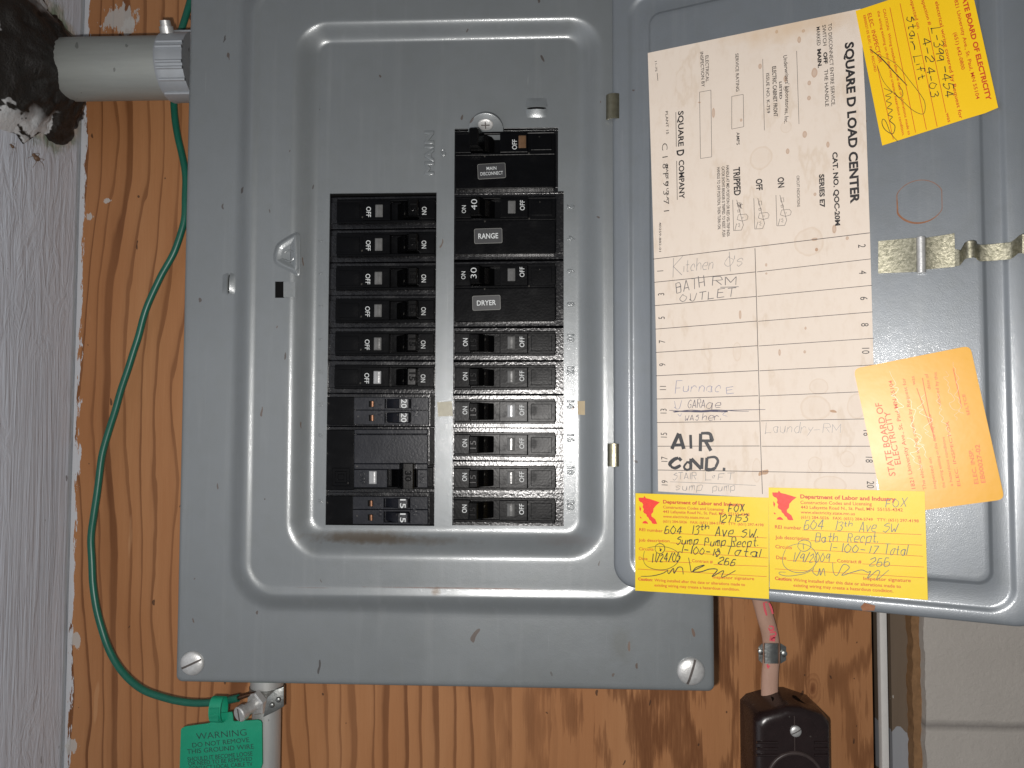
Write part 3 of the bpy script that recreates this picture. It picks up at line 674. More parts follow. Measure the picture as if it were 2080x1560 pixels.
A_ = (gl - .001, gz0 - .001, gr + .001, gz1 + .001, .011, 0.0); B_ = (gl + .0022, gz0 + .0022, gr - .0022, gz1 - .0022, .010, -.0013); C_ = (il - .0014, iz0 - .0014, ir + .0014, iz1 + .0014, .0065, -.0010); D_ = (il + .0006, iz0 + .0006, ir - .0006, iz1 - .0006, .005, 0.0)
for X, Y, N in ((A_, B_, 6), (C_, D_, 6)):
    for k in range(N + 1):
        t = k / N; q = lerp(X, Y, t); q[5] = X[5] + (Y[5] - X[5]) * t * t * (3 - 2 * t); seq.append(tuple(q))
D2 = (il + .0025, iz0 + .0025, ir - .0025, iz1 - .0025, .004, 0.0); seq.append(D2)
m.loft([dring(*q) for q in seq], False, True)
m.face(dring(dl, dz0, dr_, dz1, .012, -.004))
door = m.build('door', M['paint_door'], panel, smooth=40)
def rect_part(name, mat, P, pts, h0, h1, parent, bev=0.0):
    m = MB(); m.prism([P.inv(*p) for p in pts], P, h0, h1, bev); return m.build(name, mat, parent)
# paint-chipped tape scrap on the lower rim, knockout ring
def rust_mat():
    t = NT('rust_line'); n = t.noise(500, 4); return t.out(t.mix(n, (.16, .06, .025), (.30, .14, .07)), .8)
M['rust'] = rust_mat()
m = MB(); N = 60; c = PD.inv(1867, 410); kk = .0105
for k in range(N):
    for_r = []
    for a in (2 * math.pi * k / N, 2 * math.pi * (k + 1) / N):
        x, z = math.cos(a), math.sin(a); sx = max(-.9, min(.9, x)) * kk; wd = .00028 + .0006 * max(0, math.cos(a - math.radians(235))) 
        for_r.append((PD.to3(c + Vector((sx, z * kk * .99)), .00005), PD.to3(c + Vector((sx * (1 - wd / kk), z * (kk * .99 - wd))), .00005)))
    m.face([for_r[0][0], for_r[1][0], for_r[1][1], for_r[0][1]])
m.build('knockout_outline', M['rust'], door)
# latch: hinged spring strap in yellow zinc
def latch_mat():
    t = NT('mottled_yellow_zinc'); n = t.noise(700, 5, .7); n2 = t.noise(260, 4, .7)
    c = t.mix(t.ramp(n, [(.35, 0), (.65, 1)]), (.22, .21, .15), (.50, .47, .36)); c = t.mix(t.math('MULTIPLY', n2, .35), c, (.16, .17, .13))
    return t.out(c, t.math('ADD', .3, t.math('MULTIPLY', n, .2)), .85, t.bump(n, .4, .0004), .5)
M['latch'] = latch_mat()
def strap(stations, name, parent, th=.0007):
    # stations: (px centre x, y_top, y_bot, lift)
    m = MB(); top = []; bot = []
    for (x, y0, y1, h) in stations:
        a, b = PD.inv(x, y0), PD.inv(x, y1)
        top.append([PD.to3(a, h), PD.to3(b, h)]); bot.append([PD.to3(a, h - th), PD.to3(b, h - th)])
    rg = [[t_[0], t_[1], b_[1], b_[0]] for t_, b_ in zip(top, bot)]
    m.loft(rg, True, True); return m.build(name, M['latch'], parent, smooth=50)
lp = strap([(1784, 491, 556, .0013), (1860, 484, 553, .0013), (1864, 484, 553, .0020)], 'latch_plate', door)
m = MB(); tube(m, [PD.to3(PD.inv(1870, 484), .0022), PD.to3(PD.inv(1871, 556), .0022)], .0019, 16); m.build('hinge_pin', M['zinc'], lp)
strap([(1876, 486, 549, .0020), (1882, 484, 548, .0014), (1915, 479, 545, .0014), (1938, 475, 543, .0014), (1939, 507, 542, .0015), (1946, 509, 541, .0016), (1950, 510, 540, .0024), (1957, 498, 531, .0052), (1964, 495, 529, .0062), (1974, 494, 528, .0062), (1980, 495, 528, .0052), (1983, 499, 530, .0034), (1990, 500, 533, .0028), (2010, 499, 532, .0028), (2050, 495, 529, .0030), (2056, 492, 526, .0040), (2064, 486, 520, .0070), (2070, 484, 522, .0088), (2078, 487, 524, .0090), (2086, 492, 525, .0075)], 'latch_strap', door)
# hinge clips
def clip(px, y0, y1, wpx, name='hinge_clip'):
    y = -.0095; c0, c1 = U(px, y0, y), U(px, y1, y); k = (U(px + 1, y0, y) - c0).length; m = MB(); R = wpx * k / 2
    rg = []
    for c in (c0, c1): rg.append([c + Vector((R * math.cos(a), -R * .75 * math.sin(a), 0)) for a in [math.pi * i / 14 for i in range(15)]] + [c + Vector(((R - .0008) * math.cos(a), -(R * .75 - .0008) * math.sin(a), 0)) for a in [math.pi * i / 14 for i in range(15)][::-1]])
    m.loft(rg, True, True); m.build(name, M['clipzinc'], panel, smooth=50)
clip(1247, 194, 244, 32); clip(1248, 901, 947, 28)
# ================================================================== BREAKERS
def tl(mb, s, a, b, cap, ln, h, off=.012):    # lettering running up +b, centred at (a,b), mm
    put2(mb, LP, s, (a + cap / 2, b - ln / 2), (a + cap / 2, b + ln / 2), cap, h, off=off)
def part(mb, name, mat, root, smooth=16): return mb.build(name, mat, root, loc=(0, 0, 0), smooth=smooth)
def row_top(m, b0, hw_=6.9, h=2.0):           # rails and pads of one pole centred at b0
    m.prism(rect(-30.4, b0 + hw_ - 1.5, 26.4, b0 + hw_), LP, -4, h - .8, .35); m.prism(rect(-30.4, b0 - hw_, 26.4, b0 - hw_ + 1.5), LP, -4, h - .8, .35)
    m.prism(rect(-30.2, b0 - hw_ + 1.4, -21.2, b0 + hw_ - 1.4), LP, -4, h, .3)
    m.prism(rect(-4.7, b0 - hw_ + 1.3, 11.0, b0 + hw_ - 1.3), LP, -4, h, .3)
    m.prism(rrect(11.05, b0 - hw_ + 1.0, 26.6, b0 + hw_ - 1.0, [1.2, .5, .5, 1.2], 4), LP, -4, h - .9, .3)
    m.prism(rect(13.0, b0 - hw_ + 2.6, 24.6, b0 + hw_ - 2.6), LP, 0, h - .55, .25)
def handle_mesh(b0, hb=4.7, top=8.0, a0=-21.6, a1=-16.4):
    m = MB(); prof = [(a0, 1.0), (a0 + .2, top - .6), (a0 + .8, top), (a1 - .4, top + .3), (a1 + .4, top - .5), (a1 + 3, 2.5), (a1 + 8, -2.2), (a1 + 10.5, -3.4), (a1 + 9, -5), (a0 + 2, -5)]
    prof = [Vector(p) for p in prof]
    rings = []
    for bb, ins in ((b0 - hb, .35), (b0 - hb + .35, 0), (b0 + hb - .35, 0), (b0 + hb, .35)): rings.append([LP.to3((p.x, bb), p.y) for p in (inset(prof[::-1], ins)[::-1] if ins else prof)])
    m.loft(rings, True, True); return m
def lens_mesh(b0, a=1.8, wa=2.2, hb=3.6, h=2.0):
    m = MB(); rings = []
    for bb, k in ((b0 - hb, .4), (b0 - hb + .5, 1), (b0 + hb - .5, 1), (b0 + hb, .4)):
        rings.append([LP.to3((a + wa * math.cos(t), bb), h - .15 + .75 * k * math.sin(t)) for t in [math.pi * i / 10 for i in range(11)]])
    m.loft(rings, True, True); return m
def emb_local(s, a, b, cap, ln, h): 
    m = MB(); put2(m, LP, s, (a + cap / 2, b - ln / 2), (a + cap / 2, b + ln / 2), cap, h, ext=.05, bev=.03, res=2); return m
def shoulders(m, hb):
    m.cur = 1
    m.prism(rect(-33, -hb + .06, 33, hb - .06), LP, -14, -2.6, .5)
    m.prism(rect(26.8, -hb + 3.4, 33, hb - 3.4), LP, -3, -1.9, .3); m.cur = 0
BROOT = {}
def make_single(lens='lens', on_off=.012, rating='15'):
    r = thing('circuit_breaker', '', 'circuit breaker')
    m = MB(); shoulders(m, 9.5); row_top(m, 0); m.prism(rect(-21.2, -5.6, -4.7, 5.6), LP, -6, -2.35); part(m, 'body', [M['black2'], M['gloss']], r)
    h = part(handle_mesh(0), 'handle', M['black'], r); part(emb_local(rating, -19, 0, 3.2, 4.8, 8.15), 'rating_number', M['black'], h)
    part(lens_mesh(.3), 'trip_window', M[lens], r)
    m = MB(); tl(m, 'ON', -24.2, .6, 2.6, 4.5, 2.05, on_off * .5); part(m, 'on_lettering', M['white_ink'], r, 0)
    m = MB(); tl(m, 'OFF', 7.8, .8, 2.6, 5.9, 2.05, on_off * .5); part(m, 'off_lettering', M['white_ink'], r, 0)
    return r
def make_double(rating, label_lines, onpos=(-24.2, 10), offa=7.8, offb=11, lens='lens', winA=1.8, cap_top=8.0):
    r = thing('circuit_breaker', '', 'circuit breaker'); m = MB(); shoulders(m, 18.95); row_top(m, 9.6)
    m.prism(rect(-21.2, 4, -4.7, 15.2), LP, -6, -2.35)
    m.prism(rrect(-30.4, -16.6, 26.6, 2.6, [.7, .7, .7, 1.6], 4), LP, -4, 1.7, .45); part(m, 'body', [M['black2'], M['gloss']], r)
    h = part(handle_mesh(9.6, top=cap_top, hb=4.9), 'handle', M['black'], r)
    if rating: 
        m = MB(); tl(m, rating, -19, 10, 3.3, 6.0, cap_top + .35, -.012); part(m, 'rating_number', M['white_ink'], h, 0)
    part(lens_mesh(10, a=winA), 'trip_window', M[lens], r)
    if onpos: m = MB(); tl(m, 'ON', onpos[0], onpos[1], 2.3, 4.4, 2.05, -.004); part(m, 'on_lettering', M['white_ink'], r, 0)
    m = MB(); tl(m, 'OFF', offa, offb, 2.6, 5.7, 2.05, .002); part(m, 'off_lettering', M['white_ink'], r, 0)
    return r
def add_plate(r, lines, c, sz, rot=1.5):
    a = math.radians(rot); ca, sa = math.cos(a), math.sin(a)
    R_ = lambda p: Vector((c[0] + p[0] * ca - p[1] * sa, c[1] + p[0] * sa + p[1] * ca))
    m = MB(); m.prism([R_(p) for p in rrect(-sz[0] / 2, -sz[1] / 2, sz[0] / 2, sz[1] / 2, .9, 4)], LP, 1.6, 1.82, .05); o = part(m, 'circuit_label', M['label_edge'], r)
    m = MB(); m.prism([R_(p) for p in rrect(-sz[0] / 2 + .28, -sz[1] / 2 + .28, sz[0] / 2 - .28, sz[1] / 2 - .28, .7, 4)], LP, 1.6, 1.85); part(m, 'label_face', M['sticker_black'], o)
    m = MB()
    for (s, y, ln, cap) in lines: put2(m, LP, s, R_((-ln / 2, y)), R_((ln / 2, y)), cap, 1.90, off=.012 if cap > 2.5 else .002)
    part(m, 'label_lettering', M['white_ink'], o, 0)
def make_tandem(rating):
    r = thing('circuit_breaker', '', 'circuit breaker'); m = MB(); shoulders(m, 9.5)
    m.prism(rrect(15, -7.4, 30.2, 8.6, .5, 3), LP, -4, 1.2, .3); m.prism(rect(-30.3, -8.6, -27.8, 9), LP, -4, -2.2, .2); part(m, 'body', [M['black2'], M['gloss']], r)
    m = MB()
    for b0, b1 in ((.15, 8.2), (-7.2, -.15)):
        m.prism(rect(-27.5, b0, -17.6, b1), LP, -4, 2.0, .2); m.prism(rect(-2.6, b0, 14.9, b1), LP, -4, 2.0, .2)
        for q0, q1 in ((b0, b0 + 1.0), (b1 - 1.0, b1)): m.prism(rect(-17.6, q0, -2.6, q1), LP, -4, 2.0, .15)
        m.prism(rect(-17.6, b0 + 1, -2.6, b1 - 1), LP, -6, -2.4)
    part(m, 'cover_plate', M['grey_plastic'], r)
    for b0 in (4.2, -3.7):
        h = part(handle_mesh(b0, hb=2.75, top=5.0, a0=-17.2, a1=-11.2), 'handle', M['grey_plastic'], r)
        m = MB(); tl(m, rating, -14.1, b0, 3.0, 5.0, 5.25, .008); part(m, 'rating_number', M['white_ink'], h, 0)
        m = MB(); box(m, LP, 3.6, b0 - 1.5, 6.4, b0 + 2, 1.5, 2.12); wn = part(m, 'trip_window', M['void'], r)
        m = MB(); tube(m, [LP.to3((4.4, b0 - 1.3), 2.0), LP.to3((4.4, b0 + 1.8), 2.0)], .0011, 10); part(m, 'indicator_bar', M['copper'], wn)
    m = emb_local('OFF', -.9 + .9, .3, 2.4, 7.5, 2.02); m2 = emb_local('ON', -20.2, .3, 2.4, 6, 2.02); m.mesh(m2.v, m2.f)
    part(m, 'embossed_lettering', M['grey_plastic'], r, 60)
    return r
def copy_thing(r):
    c = r.copy(); C.objects.link(c)
    for ch in r.children:
        d = ch.copy(); C.objects.link(d); d.parent = c
        for g in ch.children: e = g.copy(); C.objects.link(e); e.parent = d
    return c
def place(r, px, py, left, label, group):
    p = U(px, py, 0.0); r.location = p; r.rotation_euler = (random.uniform(-.014, .014), (math.pi if left else 0) + random.uniform(-.006, .006), random.uniform(-.012, .012)); r['_loc'] = list(p)
    tag(r, label, 'circuit breaker', group)
GRP = 'circuit breakers in the panel'
LXC, RXC = .5 * (LX0 + LX1), .5 * (RX0 + RX1)
LCX = lambda y: 1108 + LXC / D0 * F; 
def colx(x): # pixel x of a dead-front x coordinate (small keystone handled by solving U)
    def f(y):
        lo, hi = 300.0, 1600.0
        for _ in range(40):
            mid = (lo + hi) / 2
            if U(mid, y, 0).x < x: lo = mid
            else: hi = mid
        return lo
    return f
CL, CR = colx(LXC), colx(RXC)
s0 = make_single(); s1 = make_single('lens', .0); s2 = make_single('lens_white', .006)
used = set()
def use(proto):
    if proto.name in used: return copy_thing(proto)
    used.add(proto.name); return proto
ords = ['topmost', 'second', 'third', 'fourth', 'fifth', 'sixth']
for i, yy in enumerate((429, 497, 565, 631, 698, 766)):
    b = use([s0, s0, s0, s1, s1, s2][i])
    lab = ['black single breaker at the top of the left column', 'black single breaker second from the top of the left column, beside the RANGE breaker', 'black single breaker third down the left column, between second and fourth', 'black single breaker fourth down the left column, left of the DRYER label', 'black single breaker fifth down the left column, across from embossed number 10', 'black single breaker with a pale window, sixth down the left column'][i]
    place(b, CL(yy), yy, True, lab, GRP)
for i, (yy, n_) in enumerate(zip((698, 767, 836, 903, 971, 1036), (10, 12, 14, 16, 18, 20))):
    b = use([s0, s1, s2, s1, s1, s0][i]) if i != 2 else copy_thing(s2)
    place(b, CR(yy), yy, False, ['black single breaker directly below the DRYER breaker, beside embossed 10', 'black single breaker in the right column beside embossed number 12', 'black single breaker in the right column beside embossed 14 and a tape scrap', 'black single breaker in the right column beside embossed number 16', 'black single breaker in the right column beside embossed number 18', 'black single breaker at the bottom of the right column beside embossed 20'][i], GRP)
t20 = make_tandem('20'); place(t20, CL(833), 833, True, 'dark grey twin breaker with two small handles marked 20', GRP)
t15 = make_tandem('15'); place(t15, CL(1034), 1034, True, 'dark grey twin breaker with two small handles marked 15, bottom left', GRP)
rg_ = make_double('40', None, onpos=(-25.5, 9)); add_plate(rg_, [('RANGE', -1.5, 11.3, 2.9)], (-11.5, -6.3), (16, 8.6)); place(rg_, CR(458), 458, False, 'black double breaker with white 40 on its handle and a RANGE label', GRP)
dy_ = make_double('30', None, onpos=(-25.5, 10), offb=11.5); add_plate(dy_, [('DRYER', -1.4, 10.8, 2.8)], (-12.4, -5.8), (16, 8.4)); place(dy_, CR(595), 595, False, 'black double breaker with white 30 on its handle and a DRYER label', GRP)
mn = make_double(None, None, onpos=None, offa=3.6, offb=8.5, lens='lens_brown', winA=8.0, cap_top=13); add_plate(mn, [('MAIN', .6, 5.6, 1.9), ('DISCONNECT', -2.3, 12.8, 1.9)], (-9.5, -6.5), (16, 8.8), 2.5); place(mn, CR(326) - 1, 326, False, 'black main breaker with a MAIN DISCONNECT label, top of the right column', GRP)
# two-pole breaker with a broad grey cover, left column
r = thing('circuit_breaker', '', 'circuit breaker'); m = MB(); shoulders(m, 18.95); row_top(m, 9.6); m.prism(rect(-21.2, 4, -4.7, 15.2), LP, -6, -2.35); m.prism(rrect(14.6, -17, 30.2, 17, .6, 4), LP, -4, 1.6, .4); m.prism(rect(-30.3, -18, -27.6, 4), LP, -4, -2.2, .2); part(m, 'body', [M['black2'], M['gloss']], r)
m = MB(); m.prism(rrect(-27.2, -17.2, 14.4, -14.6, .5, 3), LP, -4, 2.6, .4); m.prism(rrect(-27.2, -14.3, 14.4, 2.0, .5, 3), LP, -4, 2.8, .35); m.prism(rect(-27.2, 2.2, 14.4, 5.2), LP, -4, 2.3, .3); m.prism(rect(-27.2, 5.4, -21.5, 15.4), LP, -4, 2.4, .3); m.prism(rect(-4.4, 5.4, 14.4, 15.4), LP, -4, 2.4, .3); part(m, 'cover_plate', M['grey_plastic'], r)
h = part(handle_mesh(8.6, hb=7.2, top=8.5, a0=-20.6, a1=-14.4), 'handle', M['black'], r); part(emb_local('30', -17.4, 8.5, 3.4, 6, 8.7), 'rating_number', M['black'], h)
part(lens_mesh(9.8, a=3.7, h=2.4), 'trip_window', M['lens_white'], r)
m = emb_local('OFF', 9.6, 10, 2.6, 7, 2.45); m2 = emb_local('ON', -24.2, 10, 2.6, 5.5, 2.45); m.mesh(m2.v, m2.f); part(m, 'embossed_lettering', M['grey_plastic'], r, 60)
m = MB()
for q in (5.0, 3.2, 1.6):
    z = [Vector((22 + x * q, 9.6 + y * q)) for x, y in ((-1, -1), (1, -1), (1, 1), (-1, 1))]
    for i in range(4): tube(m, [LP.to3(z[i], 1.6), LP.to3(z[(i + 1) % 4], 1.6)], .0002, 6)
part(m, 'embossed_square', M['black2'], r)
place(r, CL(934), 934, True, 'double-width breaker with a scuffed grey cover, left column between the twin breakers', GRP)
# tape scraps on the dead front
for pts, lab in (([(888, 817), (918, 815), (920, 845), (890, 846)], 'translucent tan tape scrap on the strip between the breaker columns'), ([(1173, 815), (1196, 814), (1197, 838), (1187, 843), (1174, 842)], 'tan masking tape scrap right of the embossed 14')):
    right = pts[0][0] > 1000; P = wallplane(-.0003 if not right else -.0012); m = MB()
    if right: P = Plane(U(1174, 830, -.0006), Vector((1, -.22, 0)).normalized(), ZW, Vector((-.22, -1, 0)).normalized())
    m.prism([P.inv(*p) for p in pts], P, -.0001, .0001); o = m.build('tape_scrap', M['tape'] if right else simple('old_clear_tape', (.26, .24, .17), .4, 0, .3, 400), loc=P.to3(P.inv(*pts[2]))); tag(o, lab, 'tape', 'tape scraps on the panel')
# ================================================================== CARDS AND STICKERS ON THE DOOR
FA, FB, FC, FD, FE, FF = Frame(1300, 740, .2404), Frame(1300, 460, .2404), Frame(1270, 980, .3077), Frame(1730, 0, .19875), Frame(1720, 680, .2308), Frame(1300, 20, .3205)
HK = .00008   # ink above paper
def paper_mat(loc):
    t = NT('aged_card'); nf = t.noise(1, 5, .65, v=t.map(scale=(260, 260, 120))); nb = t.noise(18, 5, .6)
    c = t.mix(nb, (.62, .535, .455), (.70, .61, .525)); c = t.mix(t.math('MULTIPLY', t.ramp(nf, [(.5, 0), (.75, 1)]), .35), c, (.55, .44, .34))
    blot = t.noise(1, 4, .6, v=t.map(scale=(70, 70, 26))); c = t.mix(t.math('MULTIPLY', t.ramp(blot, [(.58, 0), (.63, .7), (.66, .1), (1, .1)]), .38), c, (.47, .35, .23))
    m, r = flecks(t, 60, .06, .08, (1, 1, .8)); c = t.mix(t.math('MULTIPLY', m, t.math('ADD', .25, t.math('MULTIPLY', r, .6))), c, (.36, .19, .09))
    nz = t.noise(120, 4)
    def at(fr, x, y): return PD.to3(PD.inv(*fr((x, y)))) - Vector(loc)
    for (fr, x, y, rx, rz) in ((FF, 765, 940, .0052, .006), (FF, 1070, 1470, .0065, .0072), (FF, 925, 745, .0025, .003), (FA, 1480, 370, .0065, .0062), (FA, 1510, 190, .004, .004), (FA, 1610, 1020, .007, .0045), (FA, 1750, 800, .003, .004), (FA, 1830, 350, .004, .006), (FA, 985, 900, .002, .006), (FA, 1480, 850, .003, .004), (FB, 820, 1060, .002, .005)):
        d = t.ell(at(fr, x, y), (rx, rz), nz=nz, amp=.22); c = t.mix(t.ramp(d, [(.0, .10), (.80, .05), (.93, .22), (1.02, .18), (1.08, 0)]), c, (.45, .30, .17))
    for (fr, x, y, rx, rz) in ((FF, 1035, 135, .0010, .0012), (FF, 1008, 190, .001, .0022), (FF, 865, 140, .0008, .0012), (FF, 760, 360, .001, .0018), (FF, 1105, 400, .0015, .003), (FF, 920, 440, .001, .0022), (FF, 1072, 465, .0009, .0014), (FF, 1070, 560, .001, .0014), (FF, 1043, 790, .0011, .002), (FF, 935, 897, .001, .0018), (FF, 465, 655, .0008, .0032), (FF, 640, 700, .0007, .001), (FF, 1230, 1390, .0012, .0028), (FF, 1190, 855, .0009, .002), (FF, 1105, 1455, .0016, .001), (FF, 1118, 1520, .0008, .0011), (FF, 1108, 1170, .0008, .0011), (FB, 845, 745, .0007, .0028), (FB, 1065, 325, .0006, .0011), (FB, 1066, 398, .0006, .0007), (FB, 1397, 860, .0006, .001), (FB, 1178, 1065, .0007, .0022), (FB, 1390, 1060, .0007, .001), (FB, 1490, 198, .0006, .0009), (FB, 1750, 100, .0008, .0011)):
        d = t.ell(at(fr, x, y), (rx, rz), nz=nz, amp=.3); c = t.mix(t.ramp(d, [(.35, .42), (.7, .6), (.85, 0)]), c, (.33, .16, .07))
    d = t.ell(at(FF, 1000, 100), (.035, .009), nz=nz, amp=.6); c = t.mix(t.math('MULTIPLY', t.ramp(d, [(.2, 1), (1, 0)]), .45), c, (.52, .34, .17))
    return t.out(c, .62, 0, t.bump(nf, .12, .0003), .3)
loc = PD.to3(PD.inv(1337, 998))
card_poly = [(1316, 108), (1748, 18), (1758, 210), (1767, 470), (1775, 760), (1782, 1034), (1560, 1012), (1337, 998), (1334, 740), (1328, 500), (1322, 300)]
card = thing('directory_card', 'large cream stained circuit directory card on the inside of the open door', 'card', loc)
m = MB(); m.prism([PD.inv(*p) for p in card_poly], PD, .00003, .00022); m.build('paper_sheet', paper_mat(loc), card, smooth=0)
HC = .00022 + HK
m = MB()
T = lambda s, a, b, cap, off=0.0, mm=None, fr=FF, **kw: putpx(mm if mm is not None else m, PD, s, a, b, cap, HC, fr, off=off * 1.3 + .006, **kw)
T('SQUARE D LOAD CENTER', (1300, 212), (1336, 1230), 52, .026); m.build('heading', M['ink'], card, smooth=0)
m = MB()
T('CAT. NO. QOC-20M', (1220, 905), (1238, 1370), 30, .022); T('SERIES E7', (1136, 1045), (1141, 1255), 30, .022)
T('TO DISCONNECT ENTIRE SERVICE,', (1192, 90), (1214, 612), 22); T('SWITCH', (1155, 100), (1161, 230), 22); T('OFF', (1163, 272), (1166, 345), 22, .03); T('THE HANDLE', (1168, 382), (1175, 615), 22); T('MARKED', (1118, 112), (1122, 230), 22); T('MAIN.', (1124, 252), (1129, 370), 22, .03)
T("Underwriters' Laboratories, Inc.", (908, 292), (914, 722), 24, 0, bend=.45); T('LISTED', (883, 458), (885, 568), 15, .012); T('R', (918, 494), (918, 507), 14)
T('ELECTRIC CABINET FRONT', (838, 362), (848, 680), 24, .008); T('ISSUE NO. K-759', (800, 405), (805, 658), 19)
T('SERVICE RATING', (605, 280), (610, 520), 19); T('AMPS', (612, 778), (613, 858), 19); T('ELECTRICAL', (415, 292), (418, 460), 19); T('INSPECTION BY', (382, 270), (392, 492), 19)
T('11-75', (95, 328), (98, 393), 12); linepx(m, PD, [(110, 402), (114, 450)], .9, HC, FF)
T('SQUARE', (243, 645), (244, 868), 32, .014); T('D', (234, 893), (236, 930), 44, .02); T('COMPANY', (247, 955), (250, 1200), 32, .014)
for a, b in (((228, 650), (231, 868)), ((233, 958), (237, 1205))): linepx(m, PD, [a, b], 1.0, HC, FF)
T('PLANT 15', (162, 645), (168, 790), 15); T('C 1 8 F 9 3 7 1', (140, 850), (152, 1280), 34, -.012); T('MADE IN U.S.A.', (165, 985), (170, 1215), 14, .006)
T('40259-882-01', (122, 1348), (122, 1535), 13); T('CIRCUIT INDICATIONS', (993, 1053), (997, 1250), 17)
T('ON', (873, 1065), (876, 1130), 38, .016); T('OFF', (735, 1075), (739, 1148), 38, .016); T('TRIPPED', (592, 1002), (598, 1180), 40, .016)
T('HANDLE AT MID POSITION OR RED VISI-TRIP INDI-', (547, 988), (551, 1440), 18, .006); T('CATOR SHOWS BREAKER IS TRIPPED. TO RESET, PUSH', (518, 995), (523, 1440), 18, .006); T('HANDLE TO OFF POSITION, THEN TURN ON.', (489, 1000), (494, 1395), 18, .006)
m.build('printed_text', M['ink'], card, smooth=0)
m = MB()
for pl in ([(993, 262), (1008, 725)], [(778, 312), (789, 765)], [(582, 550), (655, 537), (658, 742), (582, 757), (582, 550)], [(378, 523), (450, 510), (455, 933), (384, 943), (378, 523)]):
    for a, b in zip(pl, pl[1:]): linepx(m, PD, [a, b], .75, HC, FF)
linepx(m, PD, [(925 + 14 * math.cos(i * .5), 500 + 14 * math.sin(i * .5)) for i in range(14)], .7, HC, FF, True)
for (x, y, hx) in ((862, 1195, 55), (722, 1215, 48), (588, 1225, 30)):          # little breaker drawings
    m.build('printed_drawing', M['rule'], card, smooth=0); m = MB()
    for pl in ([(x, y - 20), (x + 6, y + 175)], [(x + 6, y + 175), (x + 55, y + 172)], [(x + 25, y - 20), (x + 68, y + 140), (x + 55, y + 172)], [(x + 14, y + 172), (x + 25, y + 130)], [(x + 30, y), (x + 48, y - 3), (x + 50, y + 22), (x + 32, y + 24), (x + 30, y)], [(x + 28, y + 105), (x + 36, y + 75), (x + 85, y + 70), (x + 97, y + 85), (x + 92, y + 105), (x + 60, y + 115), (x + 28, y + 105)], [(x + 32, y + 135), (x + 42, y + 128), (x + 45, y + 142), (x + 34, y + 148), (x + 46, y + 152)], [(x + 32, y + 45), (x + 46, y + 42), (x + 47, y + 56), (x + 33, y + 58), (x + 32, y + 45)], [(x + 62, y + 88), (x + 66, y + 92), (x + 62, y + 98)]):
        linepx(m, PD, pl, .8, HC, FF)
for k in range(6): linepx(m, PD, [(612 + k * 8, 1225 + (k % 2) * 8), (648 - k * 4, 1262 - (k % 3) * 9)], .8, HC, FF)
m.build('printed_drawing', M['rule'], card, smooth=0)
m = MB()
for a, b in (((110, 277), (1942, 55)), ((120, 473), (978, 385)), ((125, 670), (982, 592)), ((130, 868), (988, 800)), ((133, 1065), (992, 1008)), ((135, 1262), (998, 1218)), ((140, 1458), (1000, 1430)), ((988, 385), (1952, 275)), ((993, 592), (1962, 498)), ((1000, 802), (1970, 722)), ((1005, 1010), (1977, 945)), ((1010, 1220), (1980, 1170)), ((1015, 1433), (1990, 1392)), ((972, 185), (1010, 1498))): linepx(m, PD, [a, b], 1.15, HC, FB)
for a, b in (((142, 492), (1008, 480)), ((150, 692), (1012, 690)), ((152, 893), (1025, 905)), ((1022, 478), (1985, 460)), ((1030, 692), (1985, 692)), ((1038, 907), (1990, 920)), ((1007, 300), (1035, 1095))): linepx(m, PD, [a, b], 1.15, HC, FA)
m.build('ruled_lines', M['rule'], card, smooth=0)
for fr_, d_, cp_, lst in ((FB, 'ccw', 52, (('1', (172, 375)), ('3', (180, 572)), ('5', (184, 772)), ('7', (187, 972)), ('9', (190, 1168)), ('11', (195, 1365)))), (FA, 'ccw', 52, (('13', (200, 395)), ('15', (203, 598)), ('17', (207, 802)), ('19', (210, 1002)))), (FB, 'cw', 62, (('2', (1875, 168)), ('4', (1882, 390)), ('6', (1892, 610)), ('8', (1900, 832)), ('10', (1907, 1052)))), (FA, 'cw', 60, (('16', (1918, 580)), ('18', (1937, 805)), ('20', (1947, 1015))))):
    for s, c in lst: m = MB(); putc(m, PD, s, c, cp_, HC, d_, fr_, asp=.72); m.build('circuit_number', M['ink'], card, smooth=0)
random.seed(21); H2 = HC + .00005
def entry(mat, items, extra=()):
    m = MB()
    for (s, a, b, cap, wpx, fr) in items: hw(m, PD, s, a, b, cap, wpx, H2, fr)
    for (pts, wpx, fr) in extra: linepx(m, PD, pts, wpx, H2, fr, len(pts) > 2)
    m.build('handwritten_entry', M[mat], card, smooth=0)
entry('pencil', [('K', (280, 425), (355, 410), 150, 1.0, FB), ('itchen', (370, 385), (615, 355), 95, 1.0, FB), ('O', (715, 345), (790, 335), 90, 1.0, FB), ("'s", (800, 345), (870, 330), 100, 1.0, FB)], [([(755, 215), (765, 380)], 1.0, FB)])
entry('pencil_dark', [('BATH', (310, 565), (545, 510), 85, 1.35, FB), ('RM', (610, 500), (815, 490), 70, 1.35, FB), ('OUTLET', (335, 640), (795, 590), 65, 1.35, FB)], [([(680, 515), (835, 510)], 1.2, FB)])
entry('pen_light', [('F', (300, 1415), (352, 1410), 110, 1.0, FB), ('u', (365, 1395), (410, 1393), 80, 1.0, FB), ('rnac', (430, 1400), (680, 1395), 88, 1.0, FB), ('E', (735, 1415), (795, 1408), 52, 1.0, FB)])
